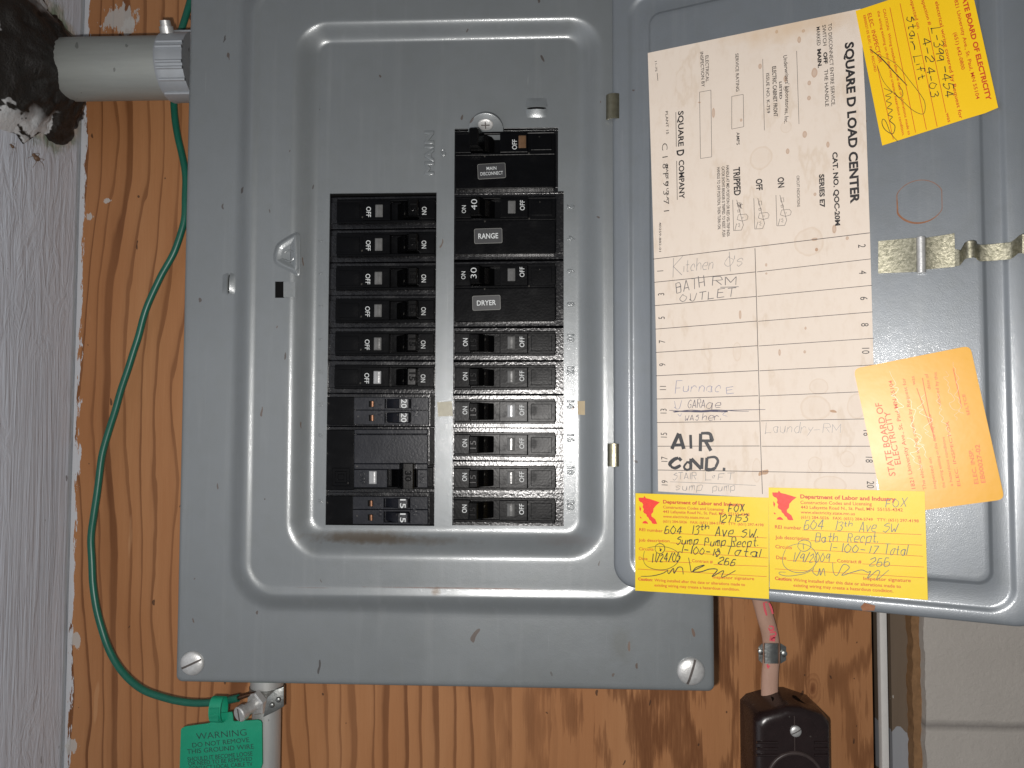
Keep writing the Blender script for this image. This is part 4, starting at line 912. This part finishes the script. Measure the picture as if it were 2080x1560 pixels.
entry('pen', [('GARA', (405, 372), (550, 365), 68, 1.0, FA), ('ge', (560, 370), (685, 362), 78, 1.0, FA), ('WAS', (380, 475), (495, 475), 48, 1.0, FA), ('her.', (525, 475), (680, 470), 62, 1.0, FA)], [([(248, 388), (400, 398), (520, 392), (700, 390), (900, 385), (1060, 382)], 1.4, FA), ([(290, 405), (420, 388), (560, 396), (740, 400), (640, 386), (400, 400), (300, 392)], 2.0, FA), ([(280, 402), (350, 396), (520, 402), (660, 392)], 2.2, FA), ([(535, 405), (640, 385), (800, 395), (920, 398)], 1.0, FA)])
entry('pen_light', [('U', (288, 382), (345, 378), 66, 1.0, FA)], [([(320, 420), (340, 438), (352, 415)], .9, FA), ([(690, 405), (725, 402), (700, 425), (740, 440)], .9, FA)])
entry('marker', [('A', (268, 715), (375, 712), 130, 7.0, FA), ('I', (430, 715), (455, 715), 105, 6.5, FA), ('R', (510, 730), (595, 730), 142, 6.8, FA), ('C', (245, 878), (350, 878), 90, 6.8, FA), ('O', (372, 892), (432, 890), 72, 5.6, FA), ('N', (430, 890), (525, 885), 98, 6.5, FA), ('D', (560, 895), (655, 890), 100, 6.8, FA)], [([(700, 885), (722, 888)], 6.5, FA)])
entry('pencil', [('L', (1060, 582), (1110, 580), 85, .95, FA), ('aundry', (1125, 578), (1460, 580), 88, .95, FA), ('-RM', (1465, 580), (1690, 575), 70, .95, FA)])
entry('pencil', [('STAIR', (278, 975), (470, 970), 55, 1.05, FA), ('L', (555, 975), (600, 975), 66, 1.05, FA), ('o', (612, 960), (635, 958), 36, 1.05, FA), ('FT', (660, 975), (790, 972), 55, 1.05, FA), ('sump', (305, 1065), (520, 1062), 66, 1.0, FA), ('pump', (615, 1070), (800, 1065), 64, 1.0, FA)], [([(255, 992), (600, 1005), (980, 1023)], 1.0, FA)])
# ---- yellow stickers
def sticker_mat(name, a, b, loc, rough=.42):
    t = NT(name); nb = t.noise(25, 5, .6); nf = t.noise(700, 4); c = t.mix(nb, a, b); c = t.mix(t.math('MULTIPLY', nf, .10), c, tuple(x * .7 for x in a))
    m, r = flecks(t, 60, .07, .08); c = t.mix(t.math('MULTIPLY', m, .6), c, (.25, .16, .03))
    return t.out(c, t.math('ADD', rough - .05, t.math('MULTIPLY', nb, .12)), 0, t.bump(t.noise(90, 3), .10, .0008), .45)
SG = 'yellow inspection stickers on the door'
def sticker(name, label, poly, fr, mat, h0, rnd=0.0):
    pts = [PD.inv(*fr(p)) for p in poly]; loc = PD.to3(pts[0]); o = thing(name, label, 'sticker', loc, SG)
    if rnd:
        q = []
        n = len(pts)
        for i in range(n):
            p, a, b = pts[i], pts[i - 1], pts[(i + 1) % n]; da = (a - p).normalized() * rnd; db = (b - p).normalized() * rnd
            for t in (0, .25, .5, .75, 1): q.append((p + da) * (1 - t) ** 2 + p * 2 * t * (1 - t) + (p + db) * t * t)
        pts = q
    m = MB(); m.prism(pts, PD, h0, h0 + .00016); m.build('sticker_sheet', mat, o, smooth=0); return o, h0 + .00016 + HK
MNL = [(972, 65), (1010, 65), (1015, 52), (1028, 68), (1060, 75), (1132, 97), (1105, 118), (1085, 140), (1082, 165), (1068, 180), (1070, 195), (1098, 215), (1112, 247), (1090, 248), (1074, 244), (1068, 228), (1055, 220), (1047, 205), (1035, 195), (1030, 180), (1014, 172), (1007, 160), (1012, 145), (1002, 130), (1007, 115), (1000, 100), (986, 95), (975, 85)]
DOT1 = [(980, 122), (992, 140), (986, 162), (979, 146)]; DOT2 = [(1000, 243), (1008, 230), (1024, 225), (1038, 234), (1045, 246)]; DOT3 = [(983, 195), (992, 200), (996, 208), (984, 208)]
def dli(poly, label, off, h0, texts, lines, logo, hand_mat, hands, scr, lw):
    o, HS = sticker('inspection_sticker', label, poly, FC, M['yellow'], h0)
    m = MB()
    for g in (MNL, DOT1, DOT2, DOT3): polypx(m, PD, [logo(p) for p in g], HS, FC)
    bm_ = m.build('state_emblem', M['red_logo'], o, smooth=0)
    m = MB()
    for (s, a, b, cap, of) in texts: putpx(m, PD, s, a, b, cap, HS, FC, off=of + .012)
    m.build('printed_text', M['red_ink'], o, smooth=0)
    m = MB()
    for a, b in lines: linepx(m, PD, [a, b], .9, HS, FC)
    m.build('ruled_lines', M['red_ink'], o, smooth=0)
    m = MB()
    for (s, a, b, cap) in hands: hw(m, PD, s, (a[0], a[1] + 3), (b[0], b[1] + 3), cap * 1.22, lw, HS + .00005, FC, slant=.22)
    for pts, wv in scr: linepx(m, PD, pts, wv, HS + .00005, FC, True)
    m.build('handwriting', M[hand_mat], o, smooth=0)
M['yellow'] = sticker_mat('yellow_sticker', (.69, .49, .003), (.75, .545, .005), loc)
M['yellow2'] = sticker_mat('deep_yellow_sticker', (.80, .49, .005), (.86, .55, .008), loc)
M['orange'] = sticker_mat('faded_orange_sticker', (.64, .31, .004), (.70, .35, .008), loc, .36)
ADR = '443 Lafayette Road N., St. Paul, MN  55155-4342'; PH = '(651) 284-5026   FAX: (651) 284-5749   TTY: (651) 297-4198'
HS_L = [('FOX', (682, 190), (785, 185), 42), ('127153', (612, 258), (805, 254), 38), ('604', (262, 335), (372, 335), 40), ('13', (432, 338), (482, 338), 46), ('th', (495, 310), (555, 302), 28), ('Ave', (595, 352), (708, 350), 58), ('SW.', (765, 358), (875, 356), 44), ('Sump', (338, 405), (480, 402), 42), ('Pump', (525, 412), (660, 412), 46), ('Recpt.', (702, 420), (875, 416), 48), ('1-100-18', (360, 460), (625, 482), 40), ('Total', (660, 468), (885, 488), 46), ('11/24/05', (172, 522), (360, 515), 46), ('266', (615, 530), (720, 548), 38)]
SC_L = [([(200, 440), (205, 415), (232, 402), (258, 415), (262, 445), (240, 468), (212, 462), (198, 440)], .9), ([(230, 428), (238, 450), (232, 445), (244, 438)], 1.3), ([(130, 450), (122, 500), (140, 545), (200, 572), (280, 570), (345, 530), (355, 470), (300, 432), (220, 420), (150, 430)], .7), ([(280, 575), (290, 600), (320, 565), (325, 598), (350, 560), (378, 562), (385, 605)], 1.3), ([(420, 495), (430, 545), (440, 590), (470, 560), (525, 545), (450, 585), (500, 588), (560, 570), (610, 575), (575, 620), (650, 580), (640, 625), (730, 580)], 1.3), ([(285, 575), (250, 598), (180, 615), (105, 618)], 1.1)]
dli([(70, 70), (948, 100), (950, 767), (68, 712)], 'yellow sticker with black handwriting dated 11/24/05, at the door bottom', 0, .0005,
    [('Department of Labor and Industry', (252, 137), (783, 157), 22, .022), ('Construction Codes and Licensing', (252, 170), (652, 187), 18, 0), (ADR, (252, 200), (823, 220), 18, 0), ('www.electricity.state.mn.us', (252, 231), (555, 241), 17, 0), (PH, (252, 263), (915, 288), 16, 0), ('REI number', (95, 318), (250, 328), 19, 0), ('Job description', (92, 388), (295, 394), 19, 0), ('Circuits', (93, 446), (190, 449), 19, 0), ('Date', (92, 508), (150, 512), 19, 0), ('Contract #', (442, 524), (580, 532), 19, 0), ('Inspector signature', (580, 632), (853, 643), 19, 0), ('Caution:', (88, 644), (183, 650), 18, .02), ('Wiring installed after this date or alterations made to', (195, 651), (793, 682), 18, 0), ('existing wiring may create a hazardous condition.', (195, 684), (757, 714), 18, 0)],
    [((255, 332), (935, 365)), ((300, 397), (938, 432)), ((265, 452), (942, 497)), ((150, 518), (440, 528)), ((585, 540), (940, 552)), ((85, 570), (935, 620))],
    lambda p: (90 + (p[0] - 972) * .88, 90 + (p[1] - 55) * .95), 'ink', HS_L, [(p, v * 1.5) for p, v in SC_L], 1.8)
HS_R = [('FOX', (1718, 160), (1850, 155), 44), ('604', (1180, 305), (1305, 305), 48), ('13', (1370, 310), (1430, 312), 48), ('th', (1445, 285), (1495, 285), 28), ('Ave', (1545, 320), (1650, 320), 58), ('SW', (1698, 322), (1795, 322), 44), ('Bath', (1255, 388), (1400, 385), 48), ('Recpt.', (1468, 388), (1665, 390), 52), ('1-100-17', (1335, 445), (1660, 468), 44), ('Total', (1705, 470), (1855, 475), 52), ('1/9/2009', (1100, 520), (1345, 522), 52), ('266', (1610, 545), (1740, 548), 44)]
SC_R = [([(1140, 420), (1150, 390), (1185, 378), (1220, 392), (1225, 425), (1195, 450), (1160, 448), (1138, 420)], .9), ([(1176, 400), (1178, 440)], .9), ([(1060, 440), (1040, 500), (1055, 555), (1120, 590), (1200, 585), (1255, 540), (1260, 470), (1220, 420), (1150, 402), (1080, 420)], .8), ([(1245, 560), (1240, 590), (1270, 610), (1285, 565), (1290, 610), (1310, 565), (1320, 615)], 1.0), ([(1370, 525), (1375, 590), (1400, 610), (1440, 540), (1480, 560), (1430, 610), (1500, 590), (1560, 575), (1600, 590), (1620, 585), (1600, 630), (1660, 580), (1680, 590), (1660, 640), (1740, 575)], 1.0), ([(1245, 570), (1180, 600), (1080, 615), (1025, 605), (1020, 590), (1060, 590)], .8)]
dli([(948, 32), (1976, 58), (1997, 773), (955, 700)], 'yellow sticker with faint pencil handwriting dated 1/9/2009, bottom edge of the door', 0, .0008,
    [('Department of Labor and Industry', (1157, 103), (1783, 122), 25, .022), ('Construction Codes and Licensing', (1158, 140), (1628, 151), 21, 0), (ADR, (1160, 171), (1832, 190), 20, 0), ('www.electricity.state.mn.us', (1160, 203), (1517, 215), 19, 0), (PH, (1162, 236), (1937, 262), 18, 0), ('REI number', (990, 302), (1165, 310), 22, 0), ('Job description', (992, 370), (1215, 380), 22, 0), ('Circuits', (993, 432), (1102, 438), 22, 0), ('Date', (998, 503), (1065, 507), 22, 0), ('Contract #', (1400, 525), (1560, 532), 22, 0), ('Inspector signature', (1573, 641), (1885, 655), 21, 0), ('Caution:', (990, 640), (1102, 648), 21, .02), ('Wiring installed after this date or alterations made to', (1112, 650), (1820, 694), 20, 0), ('existing wiring may create a hazardous condition.', (1112, 685), (1770, 724), 20, 0)],
    [((1170, 312), (1955, 342)), ((1225, 382), (1960, 412)), ((1225, 442), (1965, 485)), ((1070, 512), (1395, 528)), ((1565, 535), (1972, 556)), ((990, 568), (1975, 627))],
    lambda p: p, 'pencil_dark', HS_R, [(p, v * 1.6) for p, v in SC_R], 1.5)
o, HS = sticker('inspection_sticker', 'bright yellow tilted sticker with STATE BOARD OF ELECTRICITY print, top of the door', [(40, 118), (1190, -262), (1495, 1105), (1360, 1162), (1150, 1225), (312, 1492)], FD, M['yellow2'], .0005)
m = MB()
for (s, a, b, cap, of) in (('STATE BOARD OF ELECTRICITY', (1105, -92), (1376, 1037), 50, .024), ('1821 University Ave., St. Paul, MN 55104', (1042, -8), (1272, 1022), 36, 0), ('(651) 642-0800', (1038, 345), (1122, 722), 36, 0), ('The electrical wiring covered by Request for', (822, -110), (1100, 1222), 36, 0), ('was', (962, 1162), (983, 1257), 34, 0), ('Inspection #', (700, -30), (785, 268), 34, 0), ('inspected on', (588, -20), (670, 302), 34, 0), ('CAUTION:  Wiring installed after the date or alterations made to', (318, 102), (576, 1386), 27, 0), ('the wiring existing on this date may create a hazardous condition.', (260, 122), (518, 1396), 27, 0), ('ELEC. INSPECTOR', (160, 150), (278, 655), 40, 0), ('EB00027-05 ELEC. INSP. RECORD', (118, 166), (232, 742), 24, 0)): putpx(m, PD, s, a, b, cap, HS, FD, off=of + .010)
m.build('printed_text', M['red_ink'], o, smooth=0)
m = MB()
for a, b in (((390, 85), (652, 1360)), ((493, 42), (763, 1330)), ((672, 345), (872, 1300)), ((780, 285), (962, 1158)), ((258, 670), (425, 1430))): linepx(m, PD, [a, b], 1.1, HS, FD)
m.build('ruled_lines', M['red_ink'], o, smooth=0)
m = MB()
for (s, a, b, cap) in (('L-399', (815, 300), (870, 630), 88), ('-454', (905, 690), (960, 1010), 90), ('4-2', (715, 410), (762, 640), 78), ('4-03', (762, 700), (812, 995), 78), ('Sta', (560, 180), (595, 385), 78), ('ir', (590, 400), (610, 520), 60), ('Lift', (632, 590), (690, 825), 78)): hw(m, PD, s, a, b, cap, 1.7, HS + .00005, FD)
for pts, wv in (([(185, 510), (300, 600), (430, 740), (565, 880)], 2.0), ([(300, 580), (450, 660), (600, 840), (720, 1000), (750, 1080), (740, 1160), (700, 1170), (620, 1130), (520, 1040), (400, 930), (320, 830), (260, 680)], 1.0), ([(430, 940), (480, 1000), (520, 985), (515, 930), (480, 880)], 1.2), ([(330, 910), (410, 950), (345, 985), (400, 1000), (355, 1040), (405, 1065), (365, 1110), (415, 1130), (370, 1180), (415, 1200), (390, 1240), (440, 1290), (430, 1360), (400, 1370), (340, 1330), (310, 1270), (318, 1225), (350, 1250), (400, 1370), (470, 1450)], 1.5)): linepx(m, PD, pts, wv, HS + .00005, FD, True)
m.build('handwriting', M['ink'], o, smooth=0)
o, HS = sticker('inspection_sticker', 'faded orange sticker with worn red print, tilted beside the card on the door', [(60, 300), (1085, 96), (1388, 1448), (700, 1540), (335, 1590)], FE, M['orange'], .0004, .003)
m = MB()
for (s, a, b, cap, of) in (('STATE BOARD OF', (430, 1238), (305, 596), 56, .008), ('ELECTRICITY', (477, 1138), (378, 672), 52, .008), ('1821 University Ave., St. Paul MN 55104', (605, 1352), (400, 400), 34, .008), ('The electrical wiring covered by Request for', (702, 1362), (512, 380), 30, 0), ('was', (605, 440), (592, 365), 30, 0), ('inspected on', (790, 1352), (742, 1080), 28, 0), ('date of', (738, 480), (712, 342), 28, 0), ('covered by this', (828, 620), (790, 330), 28, 0), ('the wiring existing on this date may create', (868, 1345), (740, 700), 26, 0), ('a hazardous condition', (935, 1330), (860, 900), 26, 0), ('ELEC. INSPECTOR', (1000, 1330), (895, 760), 26, 0), ('SELTCE', (1085, 705), (1038, 520), 26, 0), ('ELEC. INSP.', (1158, 1310), (1105, 1005), 36, .004), ('EB00027-02', (1220, 1300), (1165, 965), 38, .006)): putpx(m, PD, s, a, b, cap, HS, FE, off=of)
m.build('printed_text', M['red_faded'], o, smooth=0)
m = MB()
for a, b in (((770, 900), (615, 470)), ((770, 930), (665, 380)), ((1010, 640), (935, 295))): linepx(m, PD, [a, b], 1.4, HS, FE)
m.build('ruled_lines', M['red_faded'], o, smooth=0)
m = MB(); random.seed(4)
for (a, b, amp, n_) in (((470, 700), (380, 330), 60, 16), ((630, 1180), (560, 900), 55, 12), ((640, 1000), (560, 560), 60, 16), ((740, 900), (640, 520), 60, 14), ((880, 900), (800, 520), 60, 14), ((960, 760), (880, 330), 55, 16), ((1030, 700), (930, 240), 50, 14), ((700, 1080), (640, 900), 45, 8)):
    pts = []
    for k in range(n_): t = k / (n_ - 1); pts.append((a[0] + (b[0] - a[0]) * t + random.uniform(-amp, amp) * (.3 + .7 * (k % 2)), a[1] + (b[1] - a[1]) * t + random.uniform(-12, 12)))
    linepx(m, PD, pts, .7, HS + .00004, FE, True)
m.build('handwriting', M['silver_scrawl'], o, smooth=0)
# ================================================================== GREEN WIRE, TAG, CLAMP, UPRIGHT CONDUIT
wp = [(398, -40, .080), (386, 4, .080), (370, 58, .079), (354, 130, .081), (353, 205, .080), (360, 270, .079), (374, 340, .078), (377, 400, .077), (373, 455, .077), (356, 510, .077), (325, 565, .077), (300, 620, .077), (278, 690, .077), (252, 775, .077), (225, 860, .077), (206, 930, .076), (195, 1000, .075), (187, 1060, .074), (185, 1120, .073), (189, 1190, .071), (199, 1250, .069), (217, 1310, .067), (245, 1360, .064), (285, 1397, .060), (335, 1418, .056), (390, 1427, .053), (440, 1425, .050), (480, 1419, .047), (505, 1412, .046)]
path = catmull([U(*p) for p in wp], 6); path = [p + Vector((mnoise.noise(p * 45) * .0011, 0, mnoise.noise(p * 45 + Vector((9, 0, 0))) * .0006)) for p in path]
m = MB(); tube(m, path[:-5], .0023, 16)
gw = m.build('ground_wire', M['green_wire'], loc=U(185, 1120, .085), smooth=60); tag(gw, 'green insulated ground wire looping down the plywood left of the panel', 'wire')
m = MB(); tube(m, path[-8:] + [U(520, 1408, .046)], .0013, 10); m.build('copper_end', M['copper'], gw, smooth=60)
# upright conduit
YV = .058; xv = U(541, 1480, YV).x
uc_ = thing('upright_conduit', 'thin grey metal conduit leaving the bottom of the panel behind the green tag', 'conduit', (xv, YV, ZB))
m = MB(); tube(m, [Vector((xv, YV, ZB2)), Vector((xv, YV, OB + .02))], .0089, 36); m.build('pipe', M['galv_v'], uc_)
m = MB(); z0, z1 = U(541, 1412, YV - .009).z, U(541, 1390, YV - .009).z; tube(m, [Vector((xv, YV, z0 + .001)), Vector((xv, YV, z1 + .01))], .0103, 32); m.build('connector', M['galv_v'], uc_)
# clamp
gc = thing('ground_clamp', 'steel ground clamp with a slotted bolt gripping the upright conduit', 'clamp', (xv, YV, U(541, 1440, YV).z))
za, zb = U(541, 1404, YV - .01).z, U(541, 1436, YV - .01).z
m = MB(); rg = []
for z in (za, zb):
    rg.append([Vector((xv + .0108 * math.cos(a), YV - .0108 * math.sin(a), z)) for a in [2 * math.pi * i / 30 for i in range(30)]])
rg = [rg[0], rg[1]]
rg2 = [[Vector((xv + .0092 * math.cos(a), YV - .0092 * math.sin(a), z)) for a in [2 * math.pi * i / 30 for i in range(30)]] for z in (zb, za)]
m.loft(rg + rg2 + [rg[0]]); m.build('band', M['strap'], gc, smooth=50)
m = MB(); P = Plane(U(552, 1425, YV - .016), Vector((1, .25, 0)).normalized(), ZW, Vector((.25, -1, 0)).normalized())
m.prism([P.inv(*p) for p in ((577, 1394), (560, 1400), (543, 1416), (535, 1456), (560, 1444), (577, 1434))], P, -.0009, .0009, .0004); pl_ = m.build('ear_plate', M['strap'], gc)
for px, py in ((553, 1431), (566, 1420)):
    m = MB(); rg = [[P.to3(P.inv(px, py) + Vector((r_ * math.cos(a), r_ * 1.1 * math.sin(a))), h) for a in [2 * math.pi * i / 14 for i in range(14)]] for r_, h in ((.0017, .0008), (.0014, .0016), (.0007, .0020))]; m.loft(rg, False, True); m.build('dimple', M['strap'], pl_, smooth=60)
bd = Vector((-.47, -.86, -.20)).normalized(); b0 = U(522, 1428, YV - .012)
m = MB(); e1 = bd.cross(ZW).normalized(); e2 = bd.cross(e1)
hexr = lambda c, r_: [c + e1 * (r_ * math.cos(math.pi / 3 * i + .3)) + e2 * (r_ * math.sin(math.pi / 3 * i + .3)) for i in range(6)]
m.loft([hexr(b0 - bd * .002, .0078), hexr(b0 + bd * .0015, .0078), hexr(b0 + bd * .0022, .0066)], True, True); m.build('hex_nut', M['zinc'], gc, smooth=20)
m = MB(); tube(m, [b0, b0 + bd * .0105], .0036, 20); h0 = b0 + bd * .010; tube(m, [h0 - bd * .0005, h0, h0 + bd * .0036, h0 + bd * .0042], [.0044, .0047, .0047, .0041], 28); bo = m.build('bolt', M['zinc'], gc, smooth=40)
m = MB(); Pb = Plane(h0 + bd * .0042, e1, e2, bd); box(m, Pb, -.0005, -.0040, .0005, .0040, -.0003, .0001); m.build('slot', M['slot'], bo)
# warning tag
YT = .044; PT = Plane(U(450, 1500, YT), Vector((1, -.05, 0)).normalized(), ZW, Vector((-.05, -1, 0)).normalized())
FT = Frame(350, 1390, 270 / 2080.)
tagm = simple('green_tag_plastic', (.006, .26, .145), .38, 0, .12, 120, .12, 500)
tg = thing('warning_tag', 'bright green plastic tag stamped WARNING DO NOT REMOVE THIS GROUND WIRE', 'tag', U(450, 1560, YT))
m = MB(); m.prism([PT.inv(*FT(p)) for p in ((135, 720), (145, 690), (200, 658), (580, 605), (600, 590), (608, 500), (625, 470), (660, 458), (930, 430), (945, 470), (955, 570), (980, 578), (1340, 555), (1385, 570), (1405, 610), (1412, 1250), (1380, 1330), (1370, 2050), (95, 2050), (120, 1200))], PT, -.0006, .0004, .0003)
plate = m.build('plate', tagm, tg)
m = MB(); a0 = PT.inv(*FT((775, 560))); zt, zbm = PT.inv(*FT((760, 165)))[1], a0[1]; xw = (PT.inv(*FT((842, 300)))[0] - PT.inv(*FT((662, 300)))[0]) / 2; xc = PT.inv(*FT((755, 300)))[0]
rg = []
for i in range(25):
    t = i / 24; a = math.pi * (1.5 - 2 * t)
    z = (zt + zbm) / 2 + (zt - zbm) / 2 * math.sin(a) ; h = .0030 * math.cos(a) * -1 + .002
    for_x = []
    h = .0022 - .0052 * math.cos(a) * (1 if True else 1)
    rg.append([PT.to3((xc - xw, z), h), PT.to3((xc + xw, z), h), PT.to3((xc + xw, z - .0001), h + .0009), PT.to3((xc - xw, z - .0001), h + .0009)])
m.loft(rg); 
for i in range(11):
    z = zbm + (zt - zbm) * (.18 + .05 * i); tube(m, [PT.to3((xc - xw * .8, z), .0083), PT.to3((xc + xw * .8, z), .0083)], .00035, 6)
m.build('tie_loop', tagm, tg, smooth=50)
M['tag_ink'] = simple('tag_stamped_lettering', (.02, .055, .045), .3, 0, .4, 800)
m = MB()
for (s, a, b, cap, of) in (('WARNING', (385, 862), (1168, 795), 100, -.012), ('DO NOT REMOVE', (322, 985), (1212, 898), 72, -.004), ('THIS GROUND WIRE', (240, 1085), (1282, 1000), 72, -.004), ('SHOULD IT BECOME LOOSE', (245, 1205), (1262, 1110), 66, 0), ('OR NEED TO BE REMOVED', (258, 1270), (1255, 1190), 62, 0), ('CONTACT LOCAL CABLE TV', (265, 1345), (1262, 1270), 62, 0)):
    putpx(m, PT, s, a, b, cap, .00042, FT, off=of, ext=.02)
m.build('stamped_lettering', M['tag_ink'], plate, smooth=0)
# ================================================================== CABLE, STRAP, RECEPTACLE
def cable_mat():
    t = NT('cable_jacket'); n = t.noise(1, 5, .65, v=t.map(scale=(200, 200, 60))); n2 = t.noise(45, 4, .6)
    c = t.mix(n, (.40, .235, .17), (.52, .335, .26)); c = t.mix(t.math('MULTIPLY', t.ramp(n2, [(.5, 0), (.7, 1)]), .4), c, (.24, .16, .10))
    m, r = flecks(t, 60, .09, .15); c = t.mix(t.math('MULTIPLY', m, .8), c, (.06, .035, .02))
    return t.out(c, .6, 0, t.bump(n, .35, .0008), .3)
cp = [(1530, 1120, .079), (1538, 1190, .079), (1552, 1245, .079), (1564, 1290, .079), (1567, 1330, .079), (1564, 1370, .078), (1563, 1420, .076), (1563, 1470, .070)]
cpath = catmull([U(*p) for p in cp], 8)
m = MB(); tube(m, cpath, .0054, 24, flat=(.62, 1.0), up=YW)
cb = m.build('cable', cable_mat(), loc=U(1563, 1440, .085), smooth=60); tag(cb, 'flat pinkish beige cable with worn red print running down to the outlet', 'cable')
M['red_print'] = simple('worn_red_print', (.72, .10, .13), .6, 0, .3, 400)
PC = wallplane(.0748); FG = Frame(1480, 1210, 240 / 1070.); m = MB()
for pts, wv in (([(318, 60), (328, 120), (345, 180)], 3.0), ([(365, 65), (385, 110), (400, 165)], 3.0), ([(330, 60), (350, 62)], 2), ([(365, 275), (400, 280), (405, 305), (375, 315), (362, 290)], 2.2), ([(372, 335), (420, 330), (422, 360), (372, 368)], 2.2), ([(372, 385), (420, 378), (385, 400), (420, 410)], 2.6), ([(370, 400), (418, 395)], 3.5), ([(345, 640), (375, 640)], 2), ([(350, 620), (360, 660)], 2), ([(362, 790), (385, 785), (395, 805)], 1.5), ([(370, 900), (378, 1000)], 3.0), ([(355, 950), (362, 1010)], 2), ([(398, 960), (410, 1000), (425, 970)], 2)):
    linepx(m, PC, pts, wv * 1.5, 0, FG, len(pts) > 2)
m.build('worn_print', M['red_print'], cb, smooth=0)
st_ = thing('cable_strap', 'small grey metal strap nailed over the cable', 'cable clamp', U(1567, 1330, .085))
m = MB(); rows = []; yy0, yy1 = 1306, 1348
for (px, y) in ((1541, .0845), (1549, .0843), (1551, .079), (1554, .0745), (1566, .0735), (1580, .0745), (1584, .079), (1586, .0843), (1597, .0845)):
    e = 7 if px in (1541, 1597) else 0
    rows.append([U(px, yy0 + e + 1, y), U(px, yy1 - e, y), U(px, yy1 - e, y) + Vector((0, .0008, 0)), U(px, yy0 + e + 1, y) + Vector((0, .0008, 0))])
m.loft(rows, True, True); sp_ = m.build('strap_plate', M['strap'], st_, smooth=45)
for px, py in ((1545, 1323), (1592, 1327)): 
    c = U(px, py, .084); m = MB(); tube(m, [c + Vector((0, .001, 0)), c + Vector((0, -.0012, 0)), c + Vector((0, -.0016, 0))], [.0019, .0019, .0014], 16); m.build('nail', M['steel_nail'], st_, smooth=50)
# surface receptacle, dark brown bakelite
bak = simple('brown_bakelite', (.016, .009, .009), .28, 0, .35, 180, .12, 500)
YF = .050
rc_ = thing('surface_outlet', 'dark brown bakelite outlet below the cable with a slotted screw', 'outlet', U(1605, 1560, .085))
P = wallplane(YF); 
fx0, fx1, fxm = P.inv(1534, 1500)[0], P.inv(1690, 1500)[0], P.inv(1614, 1500)[0]
ztp, zsh, zbt = P.inv(1614, 1437)[1], P.inv(1540, 1455)[1], P.inv(1614, 1735)[1]
def outl(d): return [Vector(p) for p in ((fx0 + d, zbt), (fx1 - d, zbt), (fx1 - d, zsh - d - .003), (fx1 - d - .004, zsh - d + .001), (fxm + .004, ztp - d), (fxm - .004, ztp - d), (fx0 + d + .004, zsh - d + .001), (fx0 + d, zsh - d - .003))]
m = MB(); m.loft([[P.to3(p, h) for p in outl(d)] for d, h in ((-.0004, -.0349), (0, -.006), (.0006, -.003), (.002, -.001), (.004, 0), (.006, 0))], True, True); ob_ = m.build('housing', bak, rc_, smooth=50)
def roofz(x): return ztp - (ztp - zsh) * abs(x - fxm) / (fx1 - fxm)
for (x0, x1) in ((P.inv(1546, 1500)[0], P.inv(1590, 1500)[0]), (P.inv(1630, 1500)[0], P.inv(1678, 1500)[0])):   # cable entries in the sloping top
    m = MB(); rg = []
    pts = circ(0, 0, 1, 24)
    m.face([Vector((x_ := (x0 + x1) / 2 + (x1 - x0) / 2 * p.x, YF + .018 + .0062 * p.y, (lambda q: ztp - .0 - (ztp - zsh) * max(0, abs(q - fxm) - .004) / (fx1 - .004 - fxm - .004) )(x_) + .0006)) for p in pts]); m.build('cable_entry', M['void'], rc_, smooth=0)
m = MB(); box(m, P, fxm - .00025, P.inv(1614, 1535)[1], fxm + .00025, ztp - .005, -.0002, .00012); m.build('seam', simple('bakelite_seam', (.05, .035, .032), .5), rc_)
for x0, x1 in ((1537, 1580), (1654, 1683)):
    for yy in (1508, 1521, 1534):
        a, b = P.inv(x0, yy), P.inv(x1, yy); m = MB(); tube(m, [P.to3(a, .0001), P.to3(b, .0001)], .0008, 10); m.build('rib', bak, rc_, smooth=60)
slot_screw(1616, 1485, YF, .0034, 28, rc_, 'zinc', 'screw', .35)
m = MB(); cc = P.inv(1615, 1584); rg = []
for r_, h in ((.0172, 0), (.0168, .0012), (.0160, .0014), (.0152, .001), (.0150, -.004)): rg.append([P.to3(cc + Vector((r_ * math.cos(a), r_ * math.sin(a))), h) for a in [2 * math.pi * i / 48 for i in range(48)]])
m.loft(rg, False, False); m.build('socket_ring', simple('bakelite_ring', (.045, .032, .030), .4, 0, .4, 300), rc_, smooth=60)
m = MB(); m.face([P.to3(cc + Vector((.0150 * math.cos(a), .0150 * math.sin(a))), .0002) for a in [2 * math.pi * i / 40 for i in range(40)]]); m.build('socket_face', bak, rc_, smooth=0)
# chipped adhesive on the door's lower rim
m = MB(); m.prism([PD.inv(*p) for p in ((1748, 1232), (1756, 1224), (1778, 1230), (1776, 1240), (1752, 1240))], PD, 0, .0004); m.build('paint_chip', M['rust'], door)
for o in bpy.data.objects:
    if '_loc' in o.keys(): del o['_loc']
